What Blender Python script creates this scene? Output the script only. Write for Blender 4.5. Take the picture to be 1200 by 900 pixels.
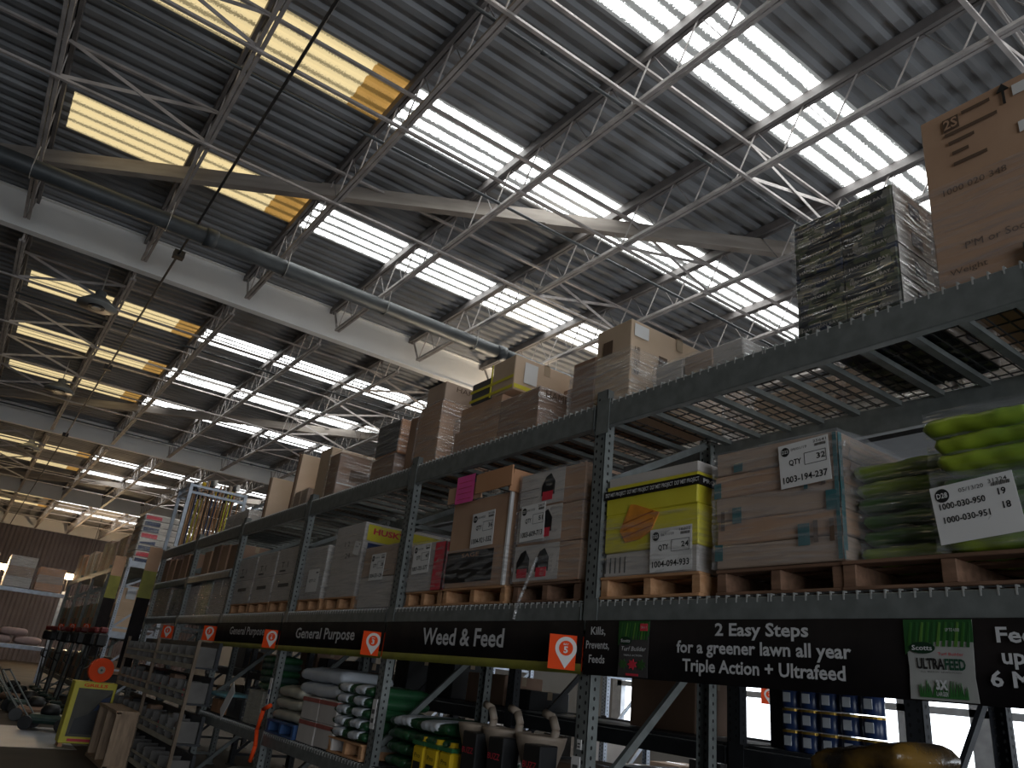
import bpy, bmesh, math, random
from mathutils import Vector, Matrix
random.seed(7)
S = bpy.context.scene
C = S.collection
for o in list(bpy.data.objects): bpy.data.objects.remove(o)

# ------------------------------------------------------------------ camera
YAW, PITCH, ROLL, FPX = math.radians(-56.49), math.radians(22.05), math.radians(6.55), 877.7
fw = Vector((math.sin(YAW)*math.cos(PITCH), math.cos(YAW)*math.cos(PITCH), math.sin(PITCH)))
r0 = Vector((math.cos(YAW), -math.sin(YAW), 0)); u0 = r0.cross(fw)
rt = r0*math.cos(ROLL)+u0*math.sin(ROLL); up = rt.cross(fw)
cam = bpy.data.objects.new('camera', bpy.data.cameras.new('camera')); C.objects.link(cam)
cam.data.sensor_width = 36; cam.data.lens = FPX/1200*36; cam.data.clip_end = 300
cam.matrix_world = Matrix(((rt.x, up.x, -fw.x, 0), (rt.y, up.y, -fw.y, 0), (rt.z, up.z, -fw.z, 1.6), (0, 0, 0, 1)))
S.camera = cam
# ------------------------------------------------------------------ world, light, exposure
W = bpy.data.worlds.new('sky'); S.world = W; W.use_nodes = True
W.node_tree.nodes['Background'].inputs[0].default_value = (.86, .93, 1.0, 1)
W.node_tree.nodes['Background'].inputs[1].default_value = 2.6
def portal(name, loc, sx, sy, rot):
    L = bpy.data.lights.new(name, 'AREA'); L.shape = 'RECTANGLE'; L.size = sx; L.size_y = sy; L.cycles.is_portal = True
    o = bpy.data.objects.new(name, L); C.objects.link(o); o.location = loc; o.rotation_euler = rot
portal('door_daylight_portal', (7.05, 2.0, 2.4), 4.6, 11.6, (0, math.radians(90), 0))
portal('window_daylight_portal', (-7, 14.1, 1.7), 16, 1.6, (math.radians(-90), 0, 0))
SKYLIGHT_WHITE, SKYLIGHT_YELLOW = 3.6, .40
S.view_settings.view_transform = 'Standard'; S.view_settings.look = 'None'; S.view_settings.gamma = 1
S.view_settings.use_curve_mapping = False; S.view_settings.exposure = 0.85

# ------------------------------------------------------------------ materials
MATS = {}
def M(name, col, rough=.6, metal=0., var=.12, scale=6., col2=None, bump=0., stretch=(1, 1, 1), spec=.5):
    if name in MATS: return MATS[name]
    m = bpy.data.materials.new(name); m.use_nodes = True; nt = m.node_tree; b = nt.nodes['Principled BSDF']
    b.inputs['Roughness'].default_value = rough; b.inputs['Metallic'].default_value = metal
    b.inputs['Specular IOR Level'].default_value = spec
    tc = nt.nodes.new('ShaderNodeTexCoord'); mp = nt.nodes.new('ShaderNodeMapping'); nz = nt.nodes.new('ShaderNodeTexNoise')
    mp.inputs['Scale'].default_value = stretch
    nz.inputs['Scale'].default_value = scale; nz.inputs['Detail'].default_value = 6
    nt.links.new(tc.outputs['Object'], mp.inputs[0]); nt.links.new(mp.outputs[0], nz.inputs[0])
    mx = nt.nodes.new('ShaderNodeMix'); mx.data_type = 'RGBA'
    c2 = col2 or tuple(min(1, c*(1+var)) for c in col); c1 = col if col2 else tuple(c*(1-var) for c in col)
    mx.inputs[6].default_value = (*c1, 1); mx.inputs[7].default_value = (*c2, 1)
    rp = nt.nodes.new('ShaderNodeMapRange'); rp.inputs[1].default_value = .35; rp.inputs[2].default_value = .65
    nt.links.new(nz.outputs[0], rp.inputs[0]); nt.links.new(rp.outputs[0], mx.inputs[0]); nt.links.new(mx.outputs[2], b.inputs['Base Color'])
    if bump:
        bp = nt.nodes.new('ShaderNodeBump'); bp.inputs['Strength'].default_value = bump; bp.inputs['Distance'].default_value = .02
        nt.links.new(nz.outputs[0], bp.inputs['Height']); nt.links.new(bp.outputs[0], b.inputs['Normal'])
    MATS[name] = m; return m
def wrap_mat(name, lo, hi, tint=(.8, .8, .82)):
    m = bpy.data.materials.new(name); m.use_nodes = True; nt = m.node_tree; b = nt.nodes['Principled BSDF']; out = nt.nodes['Material Output']
    b.inputs['Base Color'].default_value = (*tint, 1); b.inputs['Roughness'].default_value = .16
    tr = nt.nodes.new('ShaderNodeBsdfTransparent'); mx = nt.nodes.new('ShaderNodeMixShader')
    tc = nt.nodes.new('ShaderNodeTexCoord'); mp = nt.nodes.new('ShaderNodeMapping'); mp.inputs['Scale'].default_value = (.9, .9, 11); mp.inputs['Rotation'].default_value = (.2, .25, 0)
    nz = nt.nodes.new('ShaderNodeTexNoise'); nz.inputs['Scale'].default_value = 4; nz.inputs['Detail'].default_value = 2.5
    rp = nt.nodes.new('ShaderNodeMapRange'); rp.inputs[1].default_value = .4; rp.inputs[2].default_value = .75; rp.inputs[3].default_value = lo; rp.inputs[4].default_value = hi
    bp = nt.nodes.new('ShaderNodeBump'); bp.inputs['Strength'].default_value = .8; bp.inputs['Distance'].default_value = .03
    L = nt.links.new
    L(tc.outputs['Object'], mp.inputs[0]); L(mp.outputs[0], nz.inputs[0]); L(nz.outputs[0], rp.inputs[0]); L(rp.outputs[0], mx.inputs[0])
    L(nz.outputs[0], bp.inputs['Height']); L(bp.outputs[0], b.inputs['Normal'])
    gl = nt.nodes.new('ShaderNodeBsdfGlossy'); gl.inputs['Roughness'].default_value = .13; fr = nt.nodes.new('ShaderNodeMapRange'); fr.inputs[1].default_value = .45; fr.inputs[2].default_value = .72; fr.inputs[3].default_value = .03; fr.inputs[4].default_value = .26
    m2 = nt.nodes.new('ShaderNodeMixShader'); L(bp.outputs[0], gl.inputs['Normal']); L(nz.outputs[0], fr.inputs[0])
    L(tr.outputs[0], mx.inputs[1]); L(b.outputs[0], mx.inputs[2]); L(fr.outputs[0], m2.inputs[0]); L(mx.outputs[0], m2.inputs[1]); L(gl.outputs[0], m2.inputs[2]); L(m2.outputs[0], out.inputs[0])
    MATS[name] = m; return m
def skylight_mat(name, col, strength, pitch, dirt, th=.28):
    m = bpy.data.materials.new(name); m.use_nodes = True; nt = m.node_tree; b = nt.nodes['Principled BSDF']; L = nt.links.new
    tc = nt.nodes.new('ShaderNodeTexCoord'); sp = nt.nodes.new('ShaderNodeSeparateXYZ'); L(tc.outputs['Object'], sp.inputs[0])
    def mth(op, a, bv=None):
        n = nt.nodes.new('ShaderNodeMath'); n.operation = op
        for i, v in enumerate((a, bv)):
            if v is None: continue
            if isinstance(v, (int, float)): n.inputs[i].default_value = v
            else: L(v, n.inputs[i])
        return n.outputs[0]
    d = mth('ABSOLUTE', mth('SUBTRACT', mth('FRACT', mth('DIVIDE', sp.outputs[0], pitch)), .5))    # 0 centre of rib .. .5 at valley
    nz = nt.nodes.new('ShaderNodeTexNoise'); nz.inputs['Scale'].default_value = 55; nz.inputs['Detail'].default_value = 8; L(tc.outputs['Object'], nz.inputs[0])
    n2 = nt.nodes.new('ShaderNodeTexNoise'); n2.inputs['Scale'].default_value = 1.3; n2.inputs['Detail'].default_value = 4; L(tc.outputs['Object'], n2.inputs[0])
    w = mth('ADD', mth('ADD', d, mth('MULTIPLY', mth('SUBTRACT', nz.outputs[0], .5), .75)), mth('MULTIPLY', mth('SUBTRACT', n2.outputs[0], .5), .22))
    mr = nt.nodes.new('ShaderNodeMapRange'); mr.inputs[1].default_value = th; mr.inputs[2].default_value = th+.06; mr.inputs[3].default_value = 1; mr.inputs[4].default_value = dirt; L(w, mr.inputs[0])
    b.inputs['Base Color'].default_value = (*[c*.5 for c in col], 1); b.inputs['Roughness'].default_value = .5
    b.inputs['Emission Color'].default_value = (*col, 1); L(mth('MULTIPLY', mr.outputs[0], strength), b.inputs['Emission Strength'])
    return m
PITCH_R = 3.35/14
m_deck = M('galvanised_deck', (.175, .18, .188), .6, .1, .3, 1.2, (.285, .29, .30), stretch=(2, .35, 1))
m_sky_w = skylight_mat('skylight_clear', (.97, 1, .99), SKYLIGHT_WHITE, PITCH_R, .02, .235)
m_sky_y = skylight_mat('skylight_yellowed', (1, .81, .44), SKYLIGHT_YELLOW, PITCH_R, .30, .33)
m_sky_o = skylight_mat('skylight_lap', (.9, .52, .14), .20, PITCH_R, .35)
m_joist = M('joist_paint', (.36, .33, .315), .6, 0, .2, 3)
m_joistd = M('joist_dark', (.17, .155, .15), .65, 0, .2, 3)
m_white = M('girder_paint', (.74, .74, .73), .7, 0, .1, .8, (.82, .80, .77))
m_wood_g = M('weathered_brace', (.25, .215, .19), .8, 0, .3, 3, (.35, .31, .27), stretch=(.4, .4, 3))
m_bridge = M('bridging_steel', (.42, .38, .36), .5, .1, .2, 4)
m_pipe = M('pipe_grey', (.05, .056, .06), .5, .1, .2, 3)
m_conduit = M('conduit', (.62, .60, .57), .35, .6, .1, 3)
m_cable = M('cable_black', (.02, .02, .022), .5)
m_floor = M('concrete_floor', (.04, .032, .025), .8, 0, .25, .7, (.065, .052, .04), bump=.05, spec=.2)
m_stripe = M('pale_floor_strip', (.24, .25, .275), .4, 0, .08, 2)
m_wallc = M('corrugated_wall', (.10, .085, .095), .6, .1, .2, .6)
m_wall = M('painted_wall', (.16, .16, .16), .7, 0, .1, .6)
m_rack = M('rack_grey', (.155, .168, .162), .45, .25, .2, 14, (.205, .22, .213))
m_rackd = M('rack_dark', (.026, .028, .033), .5, .2, .2, 8)
m_silver = M('rack_silver', (.42, .47, .55), .4, .5, .15, 8)
m_hole = M('slot_dark', (.008, .008, .008), .8)
m_wire = M('deck_wire', (.075, .075, .075), .45, .4, .1, 10)
m_tick = M('wire_end', (.55, .55, .53), .4, .5, .1, 10)
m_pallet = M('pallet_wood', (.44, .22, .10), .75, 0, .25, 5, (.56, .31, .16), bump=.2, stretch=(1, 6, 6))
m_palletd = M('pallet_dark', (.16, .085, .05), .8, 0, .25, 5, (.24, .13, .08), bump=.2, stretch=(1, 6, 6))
m_card = M('cardboard', (.42, .25, .155), .75, 0, .12, 3, (.49, .305, .195), bump=.05)
m_card2 = M('cardboard_grey', (.38, .27, .20), .7, 0, .12, 3, (.45, .33, .25), bump=.05)
m_card3 = M('cardboard_tan', (.55, .40, .27), .7, 0, .1, 3, (.62, .46, .33), bump=.05)
m_cardd = M('cardboard_dark', (.25, .148, .096), .7, 0, .15, 3, (.31, .19, .128), bump=.05)
m_cardw = M('carton_white', (.50, .455, .42), .65, 0, .08, 3, (.57, .525, .49), bump=.05)
m_cardo = M('cardboard_orange', (.46, .225, .11), .7, 0, .12, 3, (.53, .27, .14), bump=.05)
m_tape = M('packing_tape', (.42, .32, .22), .2, 0, .05)
m_paper = M('paper_white', (.72, .70, .68), .7, 0, .03, 3)
m_ink = M('ink_black', (.012, .012, .012), .6, 0, 0)
m_inkg = M('ink_grey', (.09, .085, .08), .7, 0, 0)
m_inkb = M('ink_brown', (.11, .065, .04), .8, 0, 0)
m_teal = M('teal_print', (.035, .13, .14), .6, 0, .15, 8)
m_yel = M('yellow_print', (.62, .52, .03), .45, 0, .12, 3, (.68, .60, .05))
m_yeld = M('olive_strip', (.23, .225, .035), .6, 0, .15, 5)
m_orangeb = M('orange_bag', (.72, .27, .03), .4, 0, .15, 12, bump=.4)
m_pink = M('pink_note', (.85, .10, .36), .6, 0, .06)
m_red = M('red_print', (.62, .035, .06), .5, 0, .1)
m_orange = M('sign_orange', (.84, .075, .012), .6, 0, .04, spec=.2)
m_bann = M('banner_black', (.008, .007, .008), .7, 0, .3, 3, (.018, .014, .014), bump=.3, spec=.15)
m_lett = M('lettering_white', (.60, .60, .61), .6, 0, 0)
m_greenb = M('bag_green', (.055, .135, .03), .35, 0, .3, 4, (.12, .22, .06), bump=.3)
m_greeny = M('bag_lime', (.28, .36, .03), .35, 0, .3, 3, (.14, .25, .04), bump=.3)
m_bagw = M('bag_white', (.55, .58, .62), .4, 0, .1, 4, bump=.3)
m_bagc = M('bag_cream', (.42, .40, .33), .5, 0, .15, 4, bump=.3)
m_bagd = M('bag_dark_green', (.012, .055, .022), .35, 0, .3, 5, (.02, .09, .035), bump=.3)
m_bagg = M('bag_gold', (.015, .011, .008), .25, 0, .5, 7, (.13, .07, .012), bump=.8)
m_blue = M('pallet_blue', (.025, .075, .20), .5, 0, .15)
m_navy = M('can_navy', (.012, .03, .10), .3, 0, .2, 8)
m_goldrim = M('can_gold', (.45, .28, .05), .3, .6)
m_black = M('black_plastic', (.012, .012, .013), .45, 0, .2)
m_dgreen = M('tank_green', (.03, .06, .05), .5, 0, .2)
m_beige = M('beige_plastic', (.33, .26, .20), .45, 0, .1)
m_jug = M('jug_yellow', (.75, .50, .015), .35, 0, .08)
m_jugcap = M('jug_green', (.03, .16, .06), .4)
m_handle = M('ash_handle', (.40, .23, .12), .5, 0, .25, 9, stretch=(6, 6, 1))
m_glassfix = M('lamp_grey', (.30, .31, .30), .4, .3, .1)
m_oak = M('raw_pine', (.20, .145, .10), .7, 0, .2, 4, bump=.2, stretch=(6, 6, 1))
m_pine = M('pale_pine', (.36, .25, .165), .7, 0, .2, 4, bump=.2, stretch=(6, 6, 1))
m_clear = M('clear_bin', (.15, .14, .13), .25, 0, .2, 4)
m_wrap = wrap_mat('stretch_wrap', .02, .20)
m_wrap2 = wrap_mat('stretch_wrap_thick', .04, .28)
m_wrapblue = wrap_mat('stretch_wrap_bright', .08, .45, (.84, .84, .84))
# printed dark carton
def patch_mat():
    m = bpy.data.materials.new('printed_dark_carton'); m.use_nodes = True; nt = m.node_tree; b = nt.nodes['Principled BSDF']; L = nt.links.new
    tc = nt.nodes.new('ShaderNodeTexCoord'); mp = nt.nodes.new('ShaderNodeMapping'); mp.inputs['Scale'].default_value = (19, 19, 26); L(tc.outputs['Object'], mp.inputs[0])
    v = nt.nodes.new('ShaderNodeTexVoronoi'); v.distance = 'CHEBYCHEV'; v.inputs['Scale'].default_value = 1; L(mp.outputs[0], v.inputs[0])
    cr = nt.nodes.new('ShaderNodeValToRGB'); cr.color_ramp.interpolation = 'CONSTANT'
    for p, c in ((.0, (.012, .015, .018)), (.36, (.07, .085, .045)), (.5, (.02, .03, .06)), (.60, (.20, .19, .16)), (.74, (.03, .04, .03)), (.88, (.12, .13, .07))):
        e = cr.color_ramp.elements.new(p) if p not in (0.,) else cr.color_ramp.elements[0]; e.color = (*c, 1)
    sp = nt.nodes.new('ShaderNodeSeparateColor'); L(v.outputs['Color'], sp.inputs[0]); L(sp.outputs[0], cr.inputs[0]); L(cr.outputs[0], b.inputs['Base Color'])
    b.inputs['Roughness'].default_value = .4; return m
m_print = patch_mat()

# ------------------------------------------------------------------ mesh helpers
class MB:
    def __init__(s): s.v = []; s.f = []; s.m = []
    def add(s, vs, fs, mi=0):
        n = len(s.v); s.v += [tuple(v) for v in vs]; s.f += [tuple(i+n for i in f) for f in fs]; s.m += [mi]*len(fs); return s
    def box(s, x0, x1, y0, y1, z0, z1, mi=0):
        return s.add([(x0, y0, z0), (x1, y0, z0), (x1, y1, z0), (x0, y1, z0), (x0, y0, z1), (x1, y0, z1), (x1, y1, z1), (x0, y1, z1)],
                     [(3, 2, 1, 0), (4, 5, 6, 7), (0, 1, 5, 4), (1, 2, 6, 5), (2, 3, 7, 6), (3, 0, 4, 7)], mi)
    def cbox(s, x0, x1, y0, y1, z0, z1, c=.006, j=0., mi=0):        # chamfered box
        bm = bmesh.new(); r = random.Random(int((x0*7+z0*13+y1*5)*1000))
        for sx in (0, 1):
            for sy in (0, 1):
                for sz in (0, 1):
                    p = [(x0, x1)[sx], (y0, y1)[sy], (z0, z1)[sz]]; q = [p[k]+r.uniform(-j, j) for k in range(3)]
                    d = [c*(1-2*sx), c*(1-2*sy), c*(1-2*sz)]
                    bm.verts.new((q[0], q[1]+d[1], q[2]+d[2])); bm.verts.new((q[0]+d[0], q[1], q[2]+d[2])); bm.verts.new((q[0]+d[0], q[1]+d[1], q[2]))
        bmesh.ops.convex_hull(bm, input=bm.verts); bmesh.ops.recalc_face_normals(bm, faces=bm.faces)
        bmesh.ops.dissolve_limit(bm, angle_limit=.03, verts=bm.verts, edges=bm.edges)
        bm.verts.index_update(); s.add([v.co for v in bm.verts], [[v.index for v in f.verts] for f in bm.faces], mi); bm.free(); return s
    def bar(s, p, q, w, h, mi=0, upv=(0, 0, 1)):                     # rectangular bar p..q; h along upv, w across
        p = Vector(p); q = Vector(q); d = (q-p).normalized(); u = Vector(upv)
        if abs(d.dot(u)) > .98: u = Vector((1, 0, 0))
        a = d.cross(u).normalized(); b = a.cross(d).normalized()
        vs = [e+a*(w/2*i)+b*(h/2*k) for e in (p, q) for i, k in ((-1, -1), (1, -1), (1, 1), (-1, 1))]
        return s.add(vs, [(0, 1, 2, 3), (7, 6, 5, 4), (0, 4, 5, 1), (1, 5, 6, 2), (2, 6, 7, 3), (3, 7, 4, 0)], mi)
    def tube(s, p, q, r, n=8, r2=None, cap=True, mi=0):
        p = Vector(p); q = Vector(q); d = (q-p).normalized(); u = Vector((0, 0, 1)) if abs(d.z) < .9 else Vector((1, 0, 0))
        a = d.cross(u).normalized(); b = a.cross(d); r2 = r if r2 is None else r2
        vs = []
        for e, rr in ((p, r), (q, r2)):
            for i in range(n): t = 2*math.pi*i/n; vs.append(e+a*(rr*math.cos(t))+b*(rr*math.sin(t)))
        fs = [(i, (i+1) % n, n+(i+1) % n, n+i) for i in range(n)]
        if cap: fs += [tuple(reversed(range(n))), tuple(range(n, 2*n))]
        return s.add(vs, fs, mi)
    def lathe(s, c, prof, n=16, mi=0, axis='z'):                     # prof [(r, h)]
        vs = []
        for r, h in prof:
            for i in range(n):
                t = 2*math.pi*i/n; a, b = r*math.cos(t), r*math.sin(t)
                vs.append({'z': (c[0]+a, c[1]+b, c[2]+h), 'x': (c[0]+h, c[1]+a, c[2]+b), 'y': (c[0]+a, c[1]+h, c[2]-b)}[axis])
        fs = []
        for k in range(len(prof)-1):
            for i in range(n): j = (i+1) % n; fs.append((k*n+i, k*n+j, (k+1)*n+j, (k+1)*n+i))
        fs += [tuple(reversed(range(n))), tuple(range((len(prof)-1)*n, len(prof)*n))]
        return s.add(vs, fs, mi)
    def poly(s, pts, y0, y1, mi=0):                                  # xz polygon extruded along y (y0 front)
        n = len(pts); vs = [(x, y0, z) for x, z in pts]+[(x, y1, z) for x, z in pts]
        return s.add(vs, [tuple(range(n)), tuple(range(2*n-1, n-1, -1))]+[(i, i+n, (i+1) % n+n, (i+1) % n) for i in range(n)], mi)
    def path(s, pts, r, n=6, mi=0):
        for a, b in zip(pts, pts[1:]): s.tube(a, b, r, n, mi=mi)
        return s
    def bag(s, c, lx, ly, h, seed=0, nx=22, ny=18, mi=0, sag=0.):
        r = random.Random(seed); cx, cy, cz = c; ph = [r.uniform(0, 6.28) for _ in range(6)]; vs = []
        for i in range(nx+1):
            u = 2*i/nx-1; u = math.copysign(abs(u)**.8, u); k = max(0, 1-abs(u)**11)**.45; sz = .30+.70*k; sy = 1-.07*(1-k)
            for j in range(ny):
                a = 2*math.pi*j/ny; ca, sa = math.cos(a), math.sin(a)
                y = math.copysign(abs(ca)**.55, ca); z = math.copysign(abs(sa)**.62, sa)
                w = .07*k*(math.sin(6*u+3*a+ph[0])+.7*math.sin(11*u-2*a+ph[1])+.5*math.sin(19*u+5*a+ph[2]))
                vs.append((cx+u*lx/2, cy+y*ly/2*sy*(1+.3*w*.3), cz+z*h/2*sz*(1+w)+.03*h*math.sin(3*u+ph[3])))
        fs = [(i*ny+j, (i+1)*ny+j, (i+1)*ny+(j+1) % ny, i*ny+(j+1) % ny) for i in range(nx) for j in range(ny)]
        fs += [tuple(range(ny)), tuple(reversed(range(nx*ny, (nx+1)*ny)))]
        return s.add(vs, fs, mi)
    def build(s, name, mat, parent=None, smooth=False, kind=None):
        me = bpy.data.meshes.new(name); off = origin(parent) if parent else Vector()
        me.from_pydata([tuple(Vector(v)-off) for v in s.v], [], s.f)
        for m in (mat if isinstance(mat, (list, tuple)) else [mat]): me.materials.append(m)
        if any(s.m): me.polygons.foreach_set('material_index', s.m)
        if smooth: me.polygons.foreach_set('use_smooth', [True]*len(me.polygons))
        me.update()
        o = bpy.data.objects.new(name, me); C.objects.link(o); o.parent = parent
        if kind: o['kind'] = kind
        return o
def origin(o):
    v = Vector()
    while o: v += o.location; o = o.parent
    return v
def tag(o, label, cat, group=None, kind=None):
    o['label'] = label; o['category'] = cat
    if group: o['group'] = group
    if kind: o['kind'] = kind
    return o
def thing(name, label, cat, loc, group=None):
    o = bpy.data.objects.new(name, None); o.empty_display_size = .1; C.objects.link(o); o.location = loc
    return tag(o, label, cat, group)
def struct(name, mb, mat, parent=None):
    o = mb.build(name, mat, parent)
    if not parent: o['kind'] = 'structure'
    return o
def link(name, mesh, parent, loc):
    o = bpy.data.objects.new(name, mesh); C.objects.link(o); o.parent = parent; o.location = loc; return o
def copy_tree(o, parent=None):
    c = o.copy(); C.objects.link(c); c.parent = parent
    for ch in list(o.children): copy_tree(ch, c)
    return c
def text(s, mat, parent, c, w, cap, face='front', tilt=0., bold=.0, shear=0., name='lettering'):
    cu = bpy.data.curves.new('t', 'FONT'); cu.body = s; cu.size = 1; cu.resolution_u = 2; cu.offset = bold*1.7; cu.shear = shear
    t = bpy.data.objects.new('t', cu); me = bpy.data.meshes.new_from_object(t)
    bpy.data.objects.remove(t); bpy.data.curves.remove(cu)
    xs = [v.co.x for v in me.vertices]; x0, x1 = min(xs), max(xs); sx = w/(x1-x0); sy = cap/.70
    off = origin(parent); ct, st = math.cos(tilt), math.sin(tilt)
    for v in me.vertices:
        u, q = (v.co.x-(x0+x1)/2)*sx, (v.co.y-.35)*sy; u, q = u*ct-q*st, u*st+q*ct
        v.co = (Vector((c[0]+u, c[1], c[2]+q)) if face == 'front' else Vector((c[0], c[1]+u, c[2]+q)))-off
    me.materials.clear(); me.materials.append(mat)
    o = bpy.data.objects.new(name, me); C.objects.link(o); o.parent = parent; return o

# ------------------------------------------------------------------ the setting
ROOF = 8.52; CH_B = 7.80; CH_T = 8.43
fl = struct('floor', MB().box(-58, 9, -9, 15, -.1, 0), m_floor)
st = struct('floor_strip_1', MB().box(-17.7, -14.5, -2.5, 2.25, 0, .004), m_stripe)  # thin pale bluish strip on the floor, paler in colour than the concrete around
# far end wall: vertical corrugation
mb = MB(); y = -9.; prof = []
while y < 15: prof += [(y, 0), (y+.09, 0), (y+.13, .05), (y+.22, .05), (y+.26, 0)]; y += .26
vs = [(-57.5+d, yy, z) for z in (0, 8.6) for yy, d in prof]; n = len(prof)
mb.add(vs, [(i, i+1, n+i+1, n+i) for i in range(n-1)])
struct('wall_back', mb, m_wallc)
struct('wall_left', MB().box(-58, 9, -9.2, -9, 0, 8.6), m_wall)
mb = MB().box(7, 7.2, -9, -3.8, 0, 8.6).box(7, 7.2, 7.8, 15, 0, 8.6).box(7, 7.2, -3.8, 7.8, 4.7, 8.6); struct('wall_right', mb, m_wall)
mb = MB().box(-58, 7, 14.2, 14.4, 3.0, 8.6).box(-58, 7, 14.2, 14.4, 0, .5).box(-58, -27, 14.2, 14.4, .5, 3.0).box(-23, -15, 14.2, 14.4, .5, 3.0).box(-27, -23, 14.2, 14.4, .5, .9).box(-27, -23, 14.2, 14.4, 2.5, 3.0).box(1, 7, 14.2, 14.4, .5, 3.0).box(-15, 1, 14.2, 14.4, .5, .9).box(-15, 1, 14.2, 14.4, 2.5, 3.0); struct('wall_rear', mb, m_wall)
wn = MB()
for i in range(14):
    x = -15+i*1.23; wn.box(x-.16, x+.16, 14.15, 14.3, .9, 2.5)
wn.box(-15, 1, 14.15, 14.3, 1.98, 2.1).box(-15, 1, 14.15, 14.3, .9, .98)
for x in (-27, -25.7, -24.4, -23.1): wn.box(x-.1, x+.1, 14.15, 14.3, .9, 2.5)
w1 = struct('window_1', wn, M('window_frame', (.3, .31, .33), .5, .2))
# corrugated roof sheets
ceil = bpy.data.objects.new('ceiling', None); C.objects.link(ceil); ceil['kind'] = 'structure'; ceil.location = (0, 0, ROOF)
def sheet_mesh(name, ribs, length, mats, lap=None):
    p = PITCH_R; prof = []
    for i in range(ribs): prof += [(i*p, 0), (i*p+.20*p, 0), (i*p+.36*p, .045), (i*p+.64*p, .045), (i*p+.80*p, 0)]
    prof.append((ribs*p, 0)); ys = [0, length] if lap is None else [0, lap, length]
    vs = [(x, yy, z) for yy in ys for x, z in prof]; n = len(prof); fs = []; mi = []
    for k in range(len(ys)-1):
        for i in range(n-1): fs.append((k*n+i, (k+1)*n+i, (k+1)*n+i+1, k*n+i+1)); mi.append(k)
    me = bpy.data.meshes.new(name); me.from_pydata(vs, [], fs)
    for m in mats: me.materials.append(m)
    me.polygons.foreach_set('material_index', mi); me.update(); return me
segs = [(-9, -2.7), (-2.7, 2.72), (2.72, 8.3), (8.3, 14.3)]
dark = {s: sheet_mesh('roof_sheet', 5, s[1]-s[0]+.06, [m_deck]) for s in segs}
slot = [(-9, -.78), (-.78, 2.72), (2.72, 8.3), (8.3, 14.3)]
sl_m = [sheet_mesh('roof_sheet', 4, 8.22, [m_deck]), sheet_mesh('yellow_skylight', 4, 3.5, [m_sky_y, m_sky_o], 2.98), sheet_mesh('skylight', 4, 5.58, [m_sky_w]), sheet_mesh('skylight', 4, 4.0, [m_sky_w])]
sl_d = [sheet_mesh('roof_sheet', 4, b-a, [m_deck]) for a, b in slot]; tail = sheet_mesh('roof_sheet', 4, 2.0, [m_deck])
for k in range(-3, 17):                       # slot starts (left edge) at X
    X = -4.70-3.35*k
    for s in segs:
        for q in (0, 1): link('roof_sheet', dark[s], ceil, (X+4*PITCH_R+q*5*PITCH_R, s[0], 0))
    hid = k in (3, 7, 11, 15) or k < -1
    for j, (a, b) in enumerate(slot):
        link('roof_sheet' if (hid or j == 0) else ('yellow_skylight' if j == 1 else 'skylight'), (sl_d if hid else sl_m)[j], ceil, (X, a, 0))
        if j == 3 and not hid: link('roof_sheet', tail, ceil, (X, 12.3, 0))

# ------------------------------------------------------------------ roof steel
ORD = ['first', 'second', 'third', 'fourth', 'fifth', 'sixth', 'seventh', 'eighth', 'ninth', 'tenth']
GX = [.9, -13.8, -28.5, -43.2, -57.0]
BAYN = ['nearest roof bay', 'second roof bay', 'third roof bay', 'farthest roof bay']
for i, g in enumerate(GX):
    lab = ['pale girder at the near end of the roof, behind the viewer', 'wide pale girder crossing below the large grey pipe', 'second pale girder, farther away, crossing behind the tool cage', 'third pale girder deep in the hall', 'last pale girder above the ribbed end wall'][i]
    t = thing('roof_girder', lab, 'girder', (g, 2.6, CH_B), 'pale roof girders')
    MB().box(g-.07, g-.05, -9, 14.2, CH_B+.08, ROOF-.02).build('web_plate', m_white, t)
    MB().box(g-.2, g-.02, -9, 14.2, CH_B+.05, CH_B+.08).build('bottom_flange', m_white, t)
    MB().box(g-.2, g+.03, -9, 14.2, ROOF-.03, ROOF-.012).build('top_flange', m_white, t)
JY = [-2.76, -.93, .87, 2.70, 4.52, 6.38, 8.26, 10.1, 11.95]
rodm = {}
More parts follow.
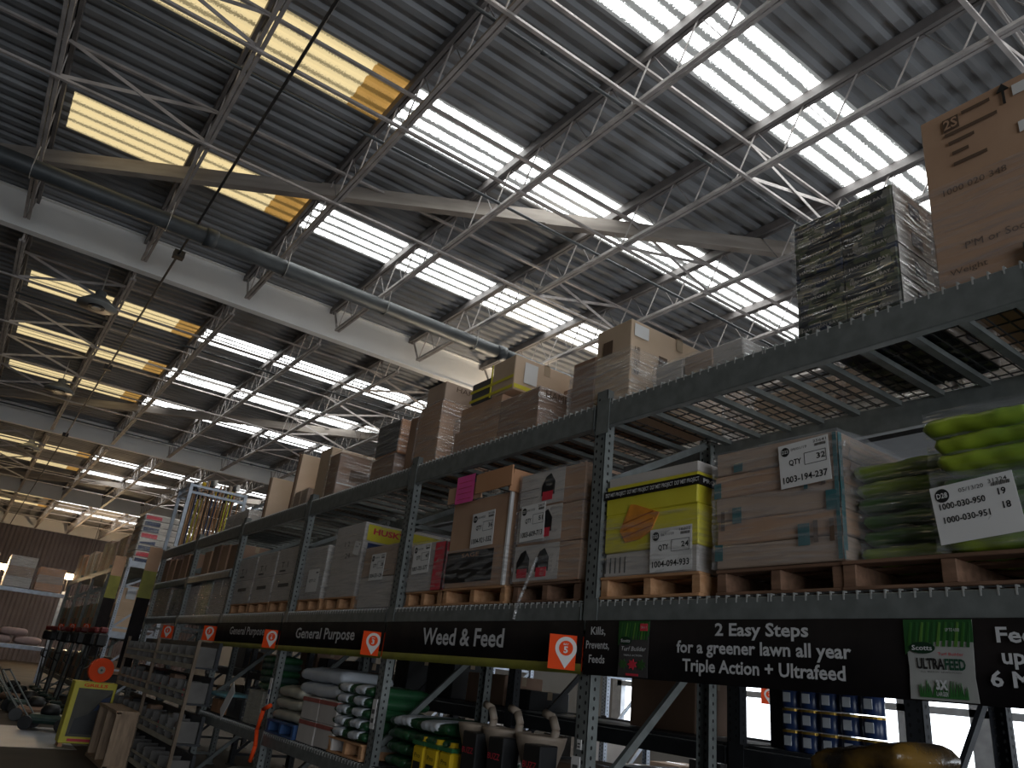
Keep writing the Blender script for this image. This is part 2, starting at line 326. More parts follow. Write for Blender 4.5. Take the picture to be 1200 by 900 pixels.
for b in range(4):
    xa, xb = GX[b+1]+.12, GX[b]-.12
    for j, y in enumerate(JY):
        t = thing('roof_joist', f'open-web steel roof joist in the {BAYN[b]}, {ORD[j]} counted from the left', 'joist', ((xa+xb)/2, y, CH_B), 'open-web roof joists')
        near = b < 2
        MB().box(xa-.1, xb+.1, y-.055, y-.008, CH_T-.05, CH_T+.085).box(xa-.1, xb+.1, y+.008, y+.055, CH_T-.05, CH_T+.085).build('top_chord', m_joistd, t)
        MB().box(xa+.35, xb-.35, y-.05, y-.008, CH_B, CH_B+.045).box(xa+.35, xb-.35, y+.008, y+.05, CH_B, CH_B+.045).build('bottom_chord', m_joist, t)
        L = xb-xa-.7; npan = 20; st_ = L/npan; wm = MB()
        if near and b not in rodm:
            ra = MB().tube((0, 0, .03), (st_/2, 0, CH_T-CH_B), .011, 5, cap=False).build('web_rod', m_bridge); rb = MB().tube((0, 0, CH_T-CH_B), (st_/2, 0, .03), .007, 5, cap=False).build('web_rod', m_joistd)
            rodm[b] = (ra.data, rb.data); bpy.data.objects.remove(ra); bpy.data.objects.remove(rb)
        ox = (xa+xb)/2
        for k in range(npan):
            x = xa+.35+k*st_
            if near: link('web_rod', rodm[b][0], t, (x-ox, 0, 0)); link('web_rod', rodm[b][1], t, (x-ox+st_/2, 0, 0))
            else: wm.tube((x, y, CH_B+.03), (x+st_/2, y, CH_T), .011, 4, cap=False).tube((x+st_/2, y, CH_T), (x+st_, y, CH_B+.03), .008, 4, cap=False)
        ends = [((xa-.05, y, CH_T), (xa+.35, y, CH_B+.03)), ((xb-.35, y, CH_B+.03), (xb+.05, y, CH_T))]
        for p, q in ends: wm.bar(p, q, .03, .03)
        wm.build('end_web' if near else 'web', m_bridge, t)
rows = [[-2.0, -4.86, -7.1, -9.2], [-15.9, -18.6, -21.2, -23.8], [-30.6, -33.3, -35.9, -38.5], [-45.3, -48, -50.6]]
for b, rr in enumerate(rows):
    for i, x in enumerate(rr):
        t = thing('joist_bridging', f'row of slender bridging bars across the joists, {ORD[i]} row of the {BAYN[b]}', 'bracing', (x, 2.6, CH_B), 'joist bridging rows')
        for z, nm in ((CH_B-.012, 'lower_bar'), (CH_T-.10, 'upper_bar')):
            MB().box(x-.022, x+.022, -9, 14, z-.02, z+.012).build(nm, m_bridge, t)
        for ya, yb in ((JY[1], JY[2]), (JY[5], JY[6])):
            MB().bar((x, ya, CH_B), (x, yb, CH_T-.1), .01, .05).build('cross_brace', m_bridge, t)
            MB().bar((x+.02, ya, CH_T-.1), (x+.02, yb, CH_B), .01, .05).build('cross_brace', m_bridge, t)
for b, dx in enumerate((0, -14.7, -29.4)):
    t = thing('diagonal_roof_brace', ['weathered flat beam running diagonally under the nearest roof bay', 'weathered diagonal beam in the second roof bay beyond the pale girder', 'weathered diagonal beam in the third roof bay'][b], 'beam', (-8.3+dx, 5, 8.2), 'diagonal roof beams')
    for k in range(3):
        p = [(-13.5, -3.3), (-9.75, 2.6), (-7.9, 5.5), (-5.1, 9.9)]
        MB().bar((p[k][0]+dx, p[k][1], 8.24+.02*(k % 2)), (p[k+1][0]+dx, p[k+1][1], 8.24+.02*(k % 2)), .13, .22).build('beam_length', m_wood_g, t)
# pipes
t = thing('sprinkler_main', 'large dark grey round pipe hung under the joists above the pale girder', 'pipe', (-11.1, 3, 7.5))
MB().tube((-11.1, -9, 7.52), (-11.1, 7.0, 7.52), .13, 20).build('pipe_run', m_pipe, t, True)
MB().tube((-11.1, 7.0, 7.52), (-11.1, 13.9, 7.52), .115, 20).build('pipe_run', m_pipe, t, True)
for y in (7.0, 1.5, -3.5): MB().tube((-11.1, y-.09, 7.52), (-11.1, y+.09, 7.52), .148, 20).build('coupling', m_pipe, t, True)
for y in JY[1:]:
    h = MB().tube((-11.1-.14, y, 7.52), (-11.1-.14, y, CH_B), .008, 5).tube((-11.1+.14, y, 7.52), (-11.1+.14, y, CH_B), .008, 5)
    for k in range(8):
        a0, a1 = math.pi*(1+k/8), math.pi*(1+(k+1)/8); h.bar((-11.1+.14*math.cos(a0), y, 7.52+.14*math.sin(a0)), (-11.1+.14*math.cos(a1), y, 7.52+.14*math.sin(a1)), .03, .008, upv=(0, 1, 0))
    h.build('hanger', m_conduit, t)
for x, y0, y1, z, r, m, lab in ((-11.62, -9, 13, 7.72, .028, m_conduit, 'thin bright conduit running beside the large grey pipe'),
        (-7.6, -9, 13, 7.86, .022, m_pipe, 'grey sprinkler branch pipe under the nearest roof bay, left of the clear skylight rows'),
        (-5.08, -9, 13, 7.86, .022, m_pipe, 'grey sprinkler branch pipe under the nearest roof bay, nearer the viewer'),
        (-28.2, -9, 13, 8.32, .05, m_white, 'white conduit along the top of the second pale girder'),
        (-16.9, -9, 13, 7.86, .022, m_pipe, 'grey branch pipe under the second roof bay'), (-26.2, -9, 13, 7.86, .022, m_pipe, 'grey branch pipe just before the second girder')):
    t = thing('branch_pipe', lab, 'pipe', (x, 2, z))
    MB().tube((x, y0, z), (x, y1, z), r, 10).build('pipe_run', m, t, True)
    MB_ = MB()
    for y in (-3.2, 3.3, 6.9, 9.0): MB().tube((x, y-.05, z), (x, y+.05, z), r*1.25, 10).build('coupling', m, t, True)
t = thing('black_cable', 'black cable strung along the roof under the joists at upper left', 'cable', (-15, 1.27, 7.7))
MB().path([(-1+-56*k/28, 1.25+.0025*k, 7.70-.03*abs(math.sin(k*1.57))) for k in range(29)], .02, 6).build('cable_run', m_cable, t)
for x in (-12.4, -19.5, -27.8): MB().box(x-.07, x+.07, 1.19, 1.36, 7.64, 7.76).build('cable_clamp', m_cable, t)
for i, (x, y) in enumerate(((-15.65, .5), (-22.4, .55), (-31.0, .5))):
    t = thing('bay_light', ['round unlit bay lamp hanging beside the yellow skylight nearest the pale girder', 'round unlit bay lamp farther off, just before the second girder', 'small round unlit bay lamp beyond the second girder'][i], 'lamp', (x, y, 7.6), 'unlit round bay lamps')
    MB().lathe((x, y, 7.62), [(.36, 0), (.36, .02), (.20, .16), (.10, .22), (.10, .32)], 24).build('reflector', m_glassfix, t, True)
    MB().lathe((x, y, 7.59), [(.15, 0), (.15, .03)], 20).build('lens_ring', m_black, t)
    MB().lathe((x, y, 7.575), [(.085, 0), (.09, .02)], 16).build('bulb', m_glassfix, t)
    MB().tube((x, y, 7.92), (x, y, 8.5), .012, 6).build('hanging_rod', m_conduit, t)

t = thing('lit_bay_lamp', 'lit warm bay lamp hidden behind the top shelf cartons near the pale girder', 'lamp', (-12.5, 9.2, 6.0))
MB().lathe((-12.5, 9.2, 6.1), [(.30, 0), (.30, .02), (.16, .16), (.09, .24), (.09, .34)], 24).build('reflector', m_glassfix, t, True)
ml = bpy.data.materials.new('lamp_glow'); ml.use_nodes = True; ml.node_tree.nodes['Principled BSDF'].inputs['Emission Color'].default_value = (1, .86, .66, 1); ml.node_tree.nodes['Principled BSDF'].inputs['Emission Strength'].default_value = 12
MB().lathe((-12.5, 9.2, 5.98), [(.04, 0), (.10, .04), (.11, .10), (.06, .14)], 16).build('bulb', ml, t, True)
MB().tube((-12.5, 9.2, 6.44), (-12.5, 9.2, 8.5), .012, 6).build('hanging_rod', m_conduit, t)
L = bpy.data.lights.new('bay_lamp_light', 'POINT'); L.energy = 110; L.color = (1, .82, .60); L.shadow_soft_size = .15; lo = bpy.data.objects.new('bay_lamp_light', L); C.objects.link(lo); lo.parent = t; lo.location = (-.45, 0, .35)
# ------------------------------------------------------------------ pallet rack
UX = [-.93, -3.45, -5.97, -8.49, -11.0, -13.52, -16.04]
YF, YR = 3.0, 4.07
def hole_mesh(z0, z1):
    m = MB(); z = z0
    def dsk(c, ax):
        n = 6; vs = []
        for k in range(n):
            a = 2*math.pi*k/n; u, w = .0085*math.cos(a), .012*math.sin(a)
            vs.append((c[0]+u, c[1], c[2]+w) if ax == 'y' else (c[0], c[1]+u, c[2]+w))
        m.add(vs, [tuple(range(n))])
    while z < z1:
        dsk((-.024, -.0012, z), 'y'); dsk((.024, -.0012, z-.025), 'y'); dsk((.0512, .038, z), 'x'); z += .05
    return m
def upright(x, yf, yr, top, label, mat, holes=True, group='rack uprights', braces=True, foot=True):
    t = thing('rack_upright', label, 'rack upright', (x, yf, 0), group)
    for yy, nm, s in ((yf, 'front_post', 1), (yr, 'rear_post', -1)):
        p = MB(); y0, y1 = (yy, yy+.075) if s > 0 else (yy-.075, yy)
        fy = y0 if s > 0 else y1
        p.box(x-.05, x+.05, fy-(0 if s > 0 else .004), fy+(.004 if s > 0 else 0), 0, top).box(x-.05, x-.046, y0, y1, 0, top).box(x+.046, x+.05, y0, y1, 0, top)
        po = p.build(nm, mat, t)
        if holes:
            hm = hole_mesh(.1, top-.03); hm.v = [(a+x, b+yy-(0 if s > 0 else .075), c) for a, b, c in hm.v]
            hm.build('slot_holes', m_hole, po, kind='stuff')
    if foot: MB().box(x-.08, x+.08, yf-.02, yf+.1, 0, .012).box(x-.08, x+.08, yr-.1, yr+.02, 0, .012).build('foot_plate', mat, t)
    if braces:
        zz = [z for z in (.15, 1.05, 1.95, 2.85) if z < top-.3]+[top-.1]
        for k in range(len(zz)-1):
            a, b = (yf+.06, yr-.06); MB().bar((x, a, zz[k]), (x, b, zz[k+1]), .03, .045).build('diagonal_brace', mat, t)
            MB().bar((x, a, zz[k]), (x, b, zz[k]), .03, .04).build('cross_strut', mat, t)
    return t
UL = ['upright frame of the near rack at the right frame edge', 'perforated grey rack upright beside the orange bay five sign', 'perforated grey rack upright beside the orange bay three sign', 'perforated grey rack upright beside the orange bay six sign',
      'perforated grey rack upright beside the orange bay seven sign', 'grey rack upright at the right of the tool cage bay', 'grey rack upright at the left end of the near rack']
for x, l in zip(UX, UL): upright(x, YF, YR, 3.46, l, m_rack)
BD = ['bay holding the green bags', 'bay over the weed and feed banner', 'bay over the larger general purpose banner', 'bay over the smaller general purpose banner', 'bay just left of the banners', 'bay under the tool cage']
LV = {'bottom': (.80, .915), 'middle': (2.01, 2.115), 'top': (3.20, 3.36)}
def beam(x0, x1, y, z0, z1, front, label, mat=m_rack, group='rack beams'):
    t = thing('rack_beam', label, 'beam', ((x0+x1)/2, y, z0), group)
    s = 1 if front else -1
    ya, yb = (y-.018, y+.035) if front else (y-.035, y+.018)
    b = MB().cbox(x0+.052, x1-.052, ya, yb, z0, z1, .005)
    b.build('beam_body', mat, t)
    yo = ya-.004 if front else yb
    for xx in (x0+.052, x1-.052):
        d = .045 if xx < (x0+x1)/2 else -.045
        MB().box(min(xx, xx-d*1.6), max(xx, xx+d), yo, yo+.004, z0-.05, z1+.02).build('end_connector', mat, t)
    return t
gm = {}
def deck_meshes():
    w = MB(); t = MB(); Wd = 1.19
    n = int(Wd/.0575)
    for i in range(n+1):
        x = i*Wd/n; w.bar((x, -.0, .006), (x, 1.05, .006), .006, .006)
        t.bar((x, -.004, .006), (x, -.026, .004), .007, .007).bar((x, -.026, .008), (x, -.026, -.028), .007, .007)
    for k in range(10): y = .02+k*1.01/9; w.bar((0, y, .012), (Wd, y, .012), .006, .006)
    return w, t
dw, dt = deck_meshes()
me_w = dw.build('wire_grid', m_wire); me_t = dt.build('wire_ends', m_tick)
ch = MB().box(-.022, .022, .03, 1.04, -.03, -.026).box(-.022, -.019, .03, 1.04, -.03, .002).box(.019, .022, .03, 1.04, -.03, .002); ch_o = ch.build('support_channel', m_rack)
mw, mt_, mc = me_w.data, me_t.data, ch_o.data
for o in (me_w, me_t, ch_o): bpy.data.objects.remove(o)
def deck(x, y, z, label, n=5):
    t = thing('wire_deck', label, 'wire deck', (x, y, z), 'wire decks of the near rack')
    link('wire_grid', mw, t, (0, 0, 0))['kind'] = 'stuff'; link('wire_ends', mt_, t, (0, 0, 0))['kind'] = 'stuff'
    for k in range(n): link('support_channel', mc, t, (.12+k*(1.19-.24)/(n-1), 0, 0))
for i in range(6):
    x1, x0 = UX[i], UX[i+1]
    for lv, (z0, z1) in LV.items():
        if lv == 'bottom' and i in (4, 5): continue
        beam(x0, x1, YF, z0, z1, True, f'{lv} front shelf beam of the {BD[i]}'); beam(x0, x1, YR, z0, z1, False, f'{lv} rear shelf beam of the {BD[i]}')
        for h in (0, 1): deck(x0+.06+h*1.205, YF+.01, z1+.004, f'{"left" if h == 0 else "right"} wire deck on the {lv} shelf of the {BD[i]}')
    if i in (4, 5):
        beam(x0, x1, YF, 2.63, 2.73, True, f'extra narrow shelf beam of the {BD[i]}'); beam(x0, x1, YR, 2.63, 2.73, False, f'extra rear shelf beam of the {BD[i]}')
        for h in (0, 1): deck(x0+.06+h*1.205, YF+.01, 2.734, f'{"left" if h == 0 else "right"} wire deck on the extra shelf of the {BD[i]}')
Z2, Z3, Z1 = 2.136, 3.381, .936

# ------------------------------------------------------------------ goods builders
def pallet(x0, x1, y0, y1, z, label, mat=m_pallet, h=.125):
    t = thing('wooden_pallet', label, 'pallet', ((x0+x1)/2, (y0+y1)/2, z), 'pallets on the near rack')
    for k in range(3):
        c = x0+.03+(x1-x0-.06)*k/2; MB().cbox(c-.03, c+.03, y0+.01, y1-.01, z+.016, z+h-.016, .004, .002).build('stringer', mat, t)
    for k in range(6):
        c = y0+.045+(y1-y0-.09)*k/5; MB().cbox(x0, x1, c-.045, c+.045, z+h-.016, z+h, .003, .001).build('top_board', mat, t)
    for k in range(3):
        c = y0+.045+(y1-y0-.09)*k/2; MB().cbox(x0, x1, c-.045, c+.045, z, z+.016, .003, .001).build('bottom_board', mat, t)
    return t
def wrapshell(t, x0, x1, y0, y1, z0, z1, mat, seed=0, nm='stretch_wrap', amp=.006):
    r = random.Random(seed); m = MB(); n = 10; g = .012
    def face(f, nu, nv):
        vs = [f(i/nu, j/nv) for j in range(nv+1) for i in range(nu+1)]
        vs = [(a+r.uniform(-amp, amp), b+r.uniform(-amp, amp), c) for a, b, c in vs]
        m.add(vs, [(j*(nu+1)+i, j*(nu+1)+i+1, (j+1)*(nu+1)+i+1, (j+1)*(nu+1)+i) for j in range(nv) for i in range(nu)])
    X0, X1, Y0, Y1 = x0-g, x1+g, y0-g, y1+g
    face(lambda u, v: (X0+(X1-X0)*u, Y0, z0+(z1-z0)*v), 8, 10); face(lambda u, v: (X1, Y0+(Y1-Y0)*u, z0+(z1-z0)*v), 8, 10)
    face(lambda u, v: (X0, Y1-(Y1-Y0)*u, z0+(z1-z0)*v), 4, 6); face(lambda u, v: (X1-(X1-X0)*u, Y1, z0+(z1-z0)*v), 4, 6)
    return m.build(nm, mat, t, True)
def carton(t, x0, x1, y0, y1, z0, z1, mat, tape=True, j=.004, name='carton'):
    c = MB().cbox(x0, x1, y0, y1, z0, z1, .006, j).build(name, mat, t)
    if tape:
        ym = (y0+y1)/2; zt = z1-min(.09, (z1-z0)*.4)
        MB().box(x1+.003, x1+.0045, ym-.03, ym+.03, zt, z1-.004).box(x0+.01, x1+.003, ym-.03, ym+.03, z1+.002, z1+.0035).build('tape', m_tape, c)
    return c
def stack(name, label, cat, x0, x1, y0, y1, z0, z1, layers, cols, mat, wrap=m_wrap, group=None, drows=1, seed=0, tape=False):
    t = thing(name, label, cat, ((x0+x1)/2, (y0+y1)/2, z0), group); mats = mat if isinstance(mat, list) else [mat]; r = random.Random(seed); k = 0
    for l in range(layers):
        for c in range(cols):
            for d in range(drows):
                a, b = x0+(x1-x0)*c/cols, x0+(x1-x0)*(c+1)/cols; p, q = y0+(y1-y0)*d/drows, y0+(y1-y0)*(d+1)/drows; e, f = z0+(z1-z0)*l/layers, z0+(z1-z0)*(l+1)/layers
                s = r.uniform(-.006, .006)
                carton(t, a+.003+s, b-.003+s, p+.003, q-.003, e+.001, f-.001, mats[k % len(mats)], tape); k += 1
    if wrap: wrapshell(t, x0, x1, y0, y1, z0+.003, z1+.004, wrap, seed)
    return t
def sheet(t, cx, y, cz, w, h, lines, tilt=0., name='label_sheet', mat=m_paper, dot=None, frames=()):
    ct, sn = math.cos(tilt), math.sin(tilt)
    T = lambda u, v: (cx+u*ct-v*sn, cz+u*sn+v*ct)
    pts = [T(-w/2, -h/2), T(w/2, -h/2), T(w/2, h/2), T(-w/2, h/2)]
    s = MB().poly(pts, y-.002, y).build(name, mat, t)
    for txt, u, v, tw, th, b in lines: X, Z = T(u*w, v*h); text(txt, m_ink if b > .005 else m_inkg, s, (X, y-.003, Z), tw*w, th*h, tilt=tilt, bold=b)
    if dot:
        u, v, rr, txt = dot; X, Z = T(u*w, v*h); MB().poly([(X+rr*h*math.cos(a*math.pi/10), Z+rr*h*math.sin(a*math.pi/10)) for a in range(20)], y-.0035, y-.0025).build('round_mark', m_ink, s)
        text(txt, m_paper, s, (X, y-.0045, Z), rr*h*1.5, rr*h*.75, tilt=tilt, bold=.01)
    for u0, v0, u1, v1 in frames:
        f = MB(); 
        for (a, b), (c, d) in (((u0, v0), (u1, v0)), ((u1, v0), (u1, v1)), ((u1, v1), (u0, v1)), ((u0, v1), (u0, v0))):
            p, q = T(a*w, b*h), T(c*w, d*h); f.bar((p[0], y-.003, p[1]), (q[0], y-.003, q[1]), .001, .0025, upv=(0, 0, 1) if abs(p[1]-q[1]) < abs(p[0]-q[0]) else (1, 0, 0))
        f.build('box_rule', m_inkg, s)
    m = MB()
    for k in range(14):
        u = .24+.012*k*1.35; X, Z = T(u*w, .335*h); m.bar((X-.0+.0, y-.003, Z-.03*h), (X, y-.003, Z+.03*h), .001, .008*w*(.5+((k*7) % 5)/5), upv=(1, 0, 0))
    m.build('barcode', m_inkg, s)
    return s
def qty_sheet(t, cx, y, cz, w, h, code, date, num, qty, item, tilt=0.):
    return sheet(t, cx, y, cz, w, h, [(date, -.08, .35, .32, .06, .004), (num, .34, .42, .26, .06, .004), ('QTY', -.17, .06, .25, .12, .012), (qty, .34, .08, .17, .12, .012), (item, .0, -.32, .88, .14, .012)], tilt, dot=(-.36, .33, .105, code), frames=[(.02, -.06, .44, .2)])
def patch(t, x0, x1, y, z0, z1, mat, name='print_patch', side=False):
    if side: return MB().box(y, y+.0012, x0, x1, z0, z1).build(name, mat, t)
    return MB().box(x0, x1, y-.0012, y, z0, z1).build(name, mat, t)

# ------------------------------------------------------------------ middle shelf goods
PZ = Z2+.125
# green bags
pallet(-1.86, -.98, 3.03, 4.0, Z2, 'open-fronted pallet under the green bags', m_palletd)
for col, (bx, by) in enumerate(((-1.585, 3.52), (-1.205, 3.40))):
    for l in range(7 if col else 6):
        z = PZ+.002+.037+l*.074; lx = .40 if col else .46
        nm = ORD[l]
        o = thing('fertilizer_bag', f'{"lime" if l in (0,4,5) else "green"} plastic bag in the {"right" if col else "left"} pile, {nm} from the bottom', 'bag', (bx, by, z-.037), 'green bags on the pallet')
        ofs = random.uniform(-.025, .025)
        MB().bag((bx+ofs, by+random.uniform(-.02, .02)-(.06 if col and l > 3 else 0), z), lx, .80, .088, seed=l+10*col).build('bag_body', m_greeny if l in (0, 4, 5) or (col and l == 6) else m_greenb, o, True)
        for q in (-1, 1): MB().box(bx+ofs+q*lx*.49-.012, bx+ofs+q*lx*.49+.012, by-.33, by+.33, z-.004, z+.004).build('crimped_end', m_greenb, o)
t = thing('shrink_wrap', 'clear film wrapped around the green bags with a printed sheet', 'plastic film', (-1.17, 3.4, PZ))
wrapshell(t, -1.415, -.995, 2.985, 3.78, PZ, PZ+.56, m_wrap2, 5, 'film', .012); wrapshell(t, -1.785, -1.43, 3.10, 3.93, PZ, PZ+.47, m_wrap, 6, 'film', .008)
sheet(t, -1.265, 2.965, 2.405, .30, .225, [('05/13/20', .0, .36, .3, .07, .004), ('31324', .32, .40, .22, .07, .004), ('1000-030-950', -.14, .14, .56, .105, .012), ('19', .34, .2, .09, .11, .012), ('1000-030-951', -.12, -.1, .56, .105, .012), ('18', .36, -.03, .09, .11, .012)], .10, dot=(-.36, .33, .12, 'D28'))
# brown taped cartons
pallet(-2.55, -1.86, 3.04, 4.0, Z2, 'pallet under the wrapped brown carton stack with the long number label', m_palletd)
t = stack('wrapped_carton_stack', 'film-wrapped flat brown cartons with teal marks and a quantity thirty-two label', 'boxes', -2.545, -1.845, 3.03, 4.0, PZ, 2.86, 5, 1, [m_card2, m_card, m_card2, m_card, m_card2], m_wrap2, seed=2)
for x0, x1, z0, z1 in ((-2.42, -2.365, 2.745, 2.79), (-2.545, -2.50, 2.62, 2.70), (-2.43, -2.375, 2.48, 2.56), (-1.91, -1.855, 2.49, 2.58), (-2.06, -2.0, 2.34, 2.44), (-2.54, -2.49, 2.30, 2.38), (-2.02, -2.0, 2.60, 2.66)): patch(t, x0, x1, 3.022, z0, z1, m_teal, 'teal_print')
patch(t, 3.031, 3.06, -1.842, 2.27, 2.85, m_teal, 'teal_edge', side=True); patch(t, -1.865, -1.845, 3.024, 2.27, 2.85, m_teal, 'teal_edge')
for x, z in ((-2.5, 2.5), (-1.93, 2.66), (-1.9, 2.4), (-1.98, 2.4)): patch(t, x, x+.022, 3.022, z-.05, z+.05, m_inkb)
qty_sheet(t, -2.005, 3.010, 2.725, .265, .215, 'D23', '09/01/19', '25641', '32', '1003-194-237', .05)
wrapshell(t, -1.85, -1.80, 3.05, 3.95, 2.55, 2.84, m_wrap2, 9, 'loose_film', .01)
# yellow load
pallet(-3.39, -2.64, 3.02, 4.0, Z2, 'reddish pallet under the yellow carton load')
t = thing('yellow_carton_load', 'yellow printed carton load with a black met project tape band', 'boxes', (-3.0, 3.5, PZ))
carton(t, -3.37, -2.66, 3.03, 3.98, PZ, PZ+.14, m_cardw, False); 
for z0, z1 in ((PZ+.14, 2.62), (2.62, 2.80)): carton(t, -3.375, -2.655, 3.025, 3.985, z0, z1, m_yel, False, name='yellow_carton')
carton(t, -3.37, -2.66, 3.03, 3.98, 2.80, 2.855, m_cardw, False)
b = MB().box(-3.385, -2.645, 3.012, 3.995, 2.722, 2.772).build('tape_band', m_bann, t)
for k in range(4): text('D27 MET PROJECT', m_lett, b, (-3.285+.186*k, 3.010, 2.747), .175, .022, bold=.012)
for k in range(3): text('PROJECT', m_lett, b, (-2.6435, 3.15+.3*k, 2.747), .2, .022, 'side', bold=.012)
MB().poly([(-3.24, 2.52), (-3.16, 2.67), (-3.12, 2.665), (-2.93, 2.60), (-2.99, 2.50), (-3.08, 2.46), (-3.19, 2.45)], 3.016, 3.0225).build('orange_pouch', m_orangeb, t)
for z in (2.50, 2.54, 2.58): MB().bar((-3.21, 3.013, z-.02), (-2.97, 3.013, z+.03), .004, .006).build('pouch_crease', M('orange_crease', (.4, .12, .01)), t)
for k in range(5): patch(t, -3.36+.04*k, -3.35+.04*k, 3.027, PZ+.02, PZ+.11, m_inkg)
qty_sheet(t, -2.83, 3.010, 2.385, .30, .235, 'D25', '06/11/19', '18802', '24', '1004-094-933', .02)
wrapshell(t, -3.38, -2.65, 3.02, 3.99, PZ+.003, 2.60, m_wrap, 11)
# tool cartons with red print ("vac")
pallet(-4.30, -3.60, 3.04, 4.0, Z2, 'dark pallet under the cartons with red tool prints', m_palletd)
t = stack('tool_carton_stack', 'film-wrapped cartons printed with dark tools in red, quantity fifty-one label', 'boxes', -4.29, -3.60, 3.03, 3.95, PZ, 3.02, 3, 1, [m_card], None, seed=3, drows=2)
for z in (2.31, 2.57, 2.82):
    MB().box(-3.597, -3.595, 3.09, 3.5, z-.03, z+.17).build('black_side_print', m_black, t); MB().box(-3.5945, -3.593, 3.15, 3.4, z, z+.03).build('red_side_print', m_red, t)
    for x in ((-4.18, -3.97) if z < 2.5 else (-3.97,)):
        MB().poly([(x-.07, z+.02), (x+.07, z+.02), (x+.07, z+.11), (x+.02, z+.17), (x-.03, z+.15), (x-.07, z+.09)], 3.019, 3.0215).build('tool_print', m_black, t)
        patch(t, x-.055, x+.055, 3.018, z-.015, z+.045, m_red, 'red_print'); text('DRILL', m_red, t, (x, 3.0165, z+.015), .1, .025) if False else None
for z in (2.275, 2.53, 2.78): patch(t, -4.285, -3.80, 3.0235, z, z+.235, m_cardw, 'grey_panel')
for z in (2.84, 2.9): patch(t, -4.28, -4.07, 3.020, z, z+.003, m_inkg, 'panel_rule')
qty_sheet(t, -4.10, 3.010, 2.665, .27, .25, 'D21', '04/13/20', '28877', '51', '1003-609-713', .03)
wrapshell(t, -4.29, -3.60, 3.03, 3.95, PZ+.003, 3.03, m_wrap2, 12)
MB().path([(-4.0, 3.0, 2.42), (-4.04, 2.985, 2.3), (-4.1, 2.985, 2.2), (-4.13, 2.97, 2.1), (-4.15, 2.97, 2.02)], .012, 6).build('loose_film_tail', m_wrapblue, t, True)
# tall brown gaylord with pink note
pallet(-5.22, -4.38, 3.03, 4.0, Z2, 'pallet under the tall brown carton with the pink note')
t = thing('tall_brown_carton', 'tall brown carton with open flaps, a pink note and a quantity thirty-six label', 'box', (-4.8, 3.5, PZ))
carton(t, -5.20, -4.40, 3.03, 3.95, PZ, 2.93, m_card, False)
MB().bar((-5.24, 2.985, 2.985), (-4.75, 2.985, 2.985), .012, .13).build('flap', m_card, t)
MB().bar((-4.80, 2.96, 3.02), (-4.34, 2.97, 3.03), .012, .15).build('flap', m_cardo, t)
MB().bar((-4.36, 2.98, 3.00), (-4.36, 3.9, 3.00), .012, .16, upv=(.3, 0, 1)).build('flap', m_cardo, t)
n_ = patch(t, -5.10, -4.84, 2.966, 2.90, 3.12, m_pink, 'pink_note')
for k in range(4): patch(n_, -5.07, -4.87, 2.964, 2.93+.045*k, 2.934+.045*k, m_red, 'note_line')
patch(t, -5.19, -4.55, 3.021, 2.30, 2.53, m_black, 'dark_photo_print'); text('SAGE', m_cardo, t, (-4.86, 3.018, 2.50), .24, .03)
patch(t, 3.2, 3.42, -4.397, 2.60, 2.73, m_yel, 'yellow_sticker', side=True)
MB().box(-4.42, -4.398, 3.02, 3.045, PZ, 2.93).build('corner_tape', m_paper, t)
qty_sheet(t, -4.72, 3.012, 2.68, .30, .26, 'D24', '03/10/20', '30166', '36', '1004-921-552', .03)
wrapshell(t, -5.20, -4.40, 3.03, 3.95, PZ+.003, 2.55, m_wrap2, 13)
# small white / red stack
pallet(-5.86, -5.28, 3.05, 4.0, Z2, 'pallet under the small grey and red carton stack')
t = stack('grey_red_carton_stack', 'low grey carton stack with a red end beside the bay three upright', 'boxes', -5.85, -5.27, 3.04, 3.95, PZ, 2.66, 2, 1, [m_cardw], None, seed=4, drows=2)
MB().box(-5.42, -5.262, 3.03, 3.045, PZ, 2.64).box(-5.266, -5.262, 3.03, 3.9, PZ, 2.64).build('red_panel', m_red, t)
qty_sheet(t, -5.62, 3.02, 2.52, .28, .24, 'D20', '02/07/20', '27145', '47', '1001-701-377', .03)
wrapshell(t, -5.85, -5.25, 3.04, 3.95, PZ, 2.67, m_wrap2, 14)
# front carton, husky carton etc
t = stack('white_wrapped_stack', 'white wrapped carton stack standing right of the taller yellow-labelled carton', 'boxes', -6.78, -6.10, 3.03, 3.95, Z2+.002, 2.70, 2, 1, [m_cardw, m_card2], m_wrap2, seed=5)
qty_sheet(t, -6.42, 3.012, 2.5, .28, .24, 'D22', '05/08/20', '19422', '28', '1004-531-124', .0)
pallet(-7.62, -6.92, 3.05, 4.0, Z2, 'pallet under the tall carton with the yellow end print')
t = stack('yellow_printed_carton', 'tall pale carton with a red and yellow printed end', 'boxes', -7.62, -6.92, 3.05, 3.95, PZ, 2.98, 1, 1, [m_cardw], m_wrap, seed=6)
patch(t, 3.08, 3.92, -6.908, 2.80, 2.96, m_yel, 'yellow_band', side=True); text('HUSKY', m_red, t, (-6.905, 3.32, 2.90), .36, .055, 'side', bold=.02); patch(t, 3.1, 3.9, -6.908, 2.55, 2.78, m_navy, 'photo_print', side=True)
patch(t, 3.3, 3.7, -6.908, 2.3, 2.5, m_yel, 'yellow_block', side=True)
for x, z, s_ in ((-7.25, 2.78, '1 2'), (-7.2, 2.66, '24')): text(s_, m_inkg, t, (x, 3.035, z), .12, .05)
sheet(t, -6.99, 3.03, 2.72, .14, .13, [('QTY', 0, .1, .5, .1, .01)], -.2)
pallet(-8.40, -7.75, 3.05, 4.0, Z2, 'pallet under the pale carton right of the bay six upright')
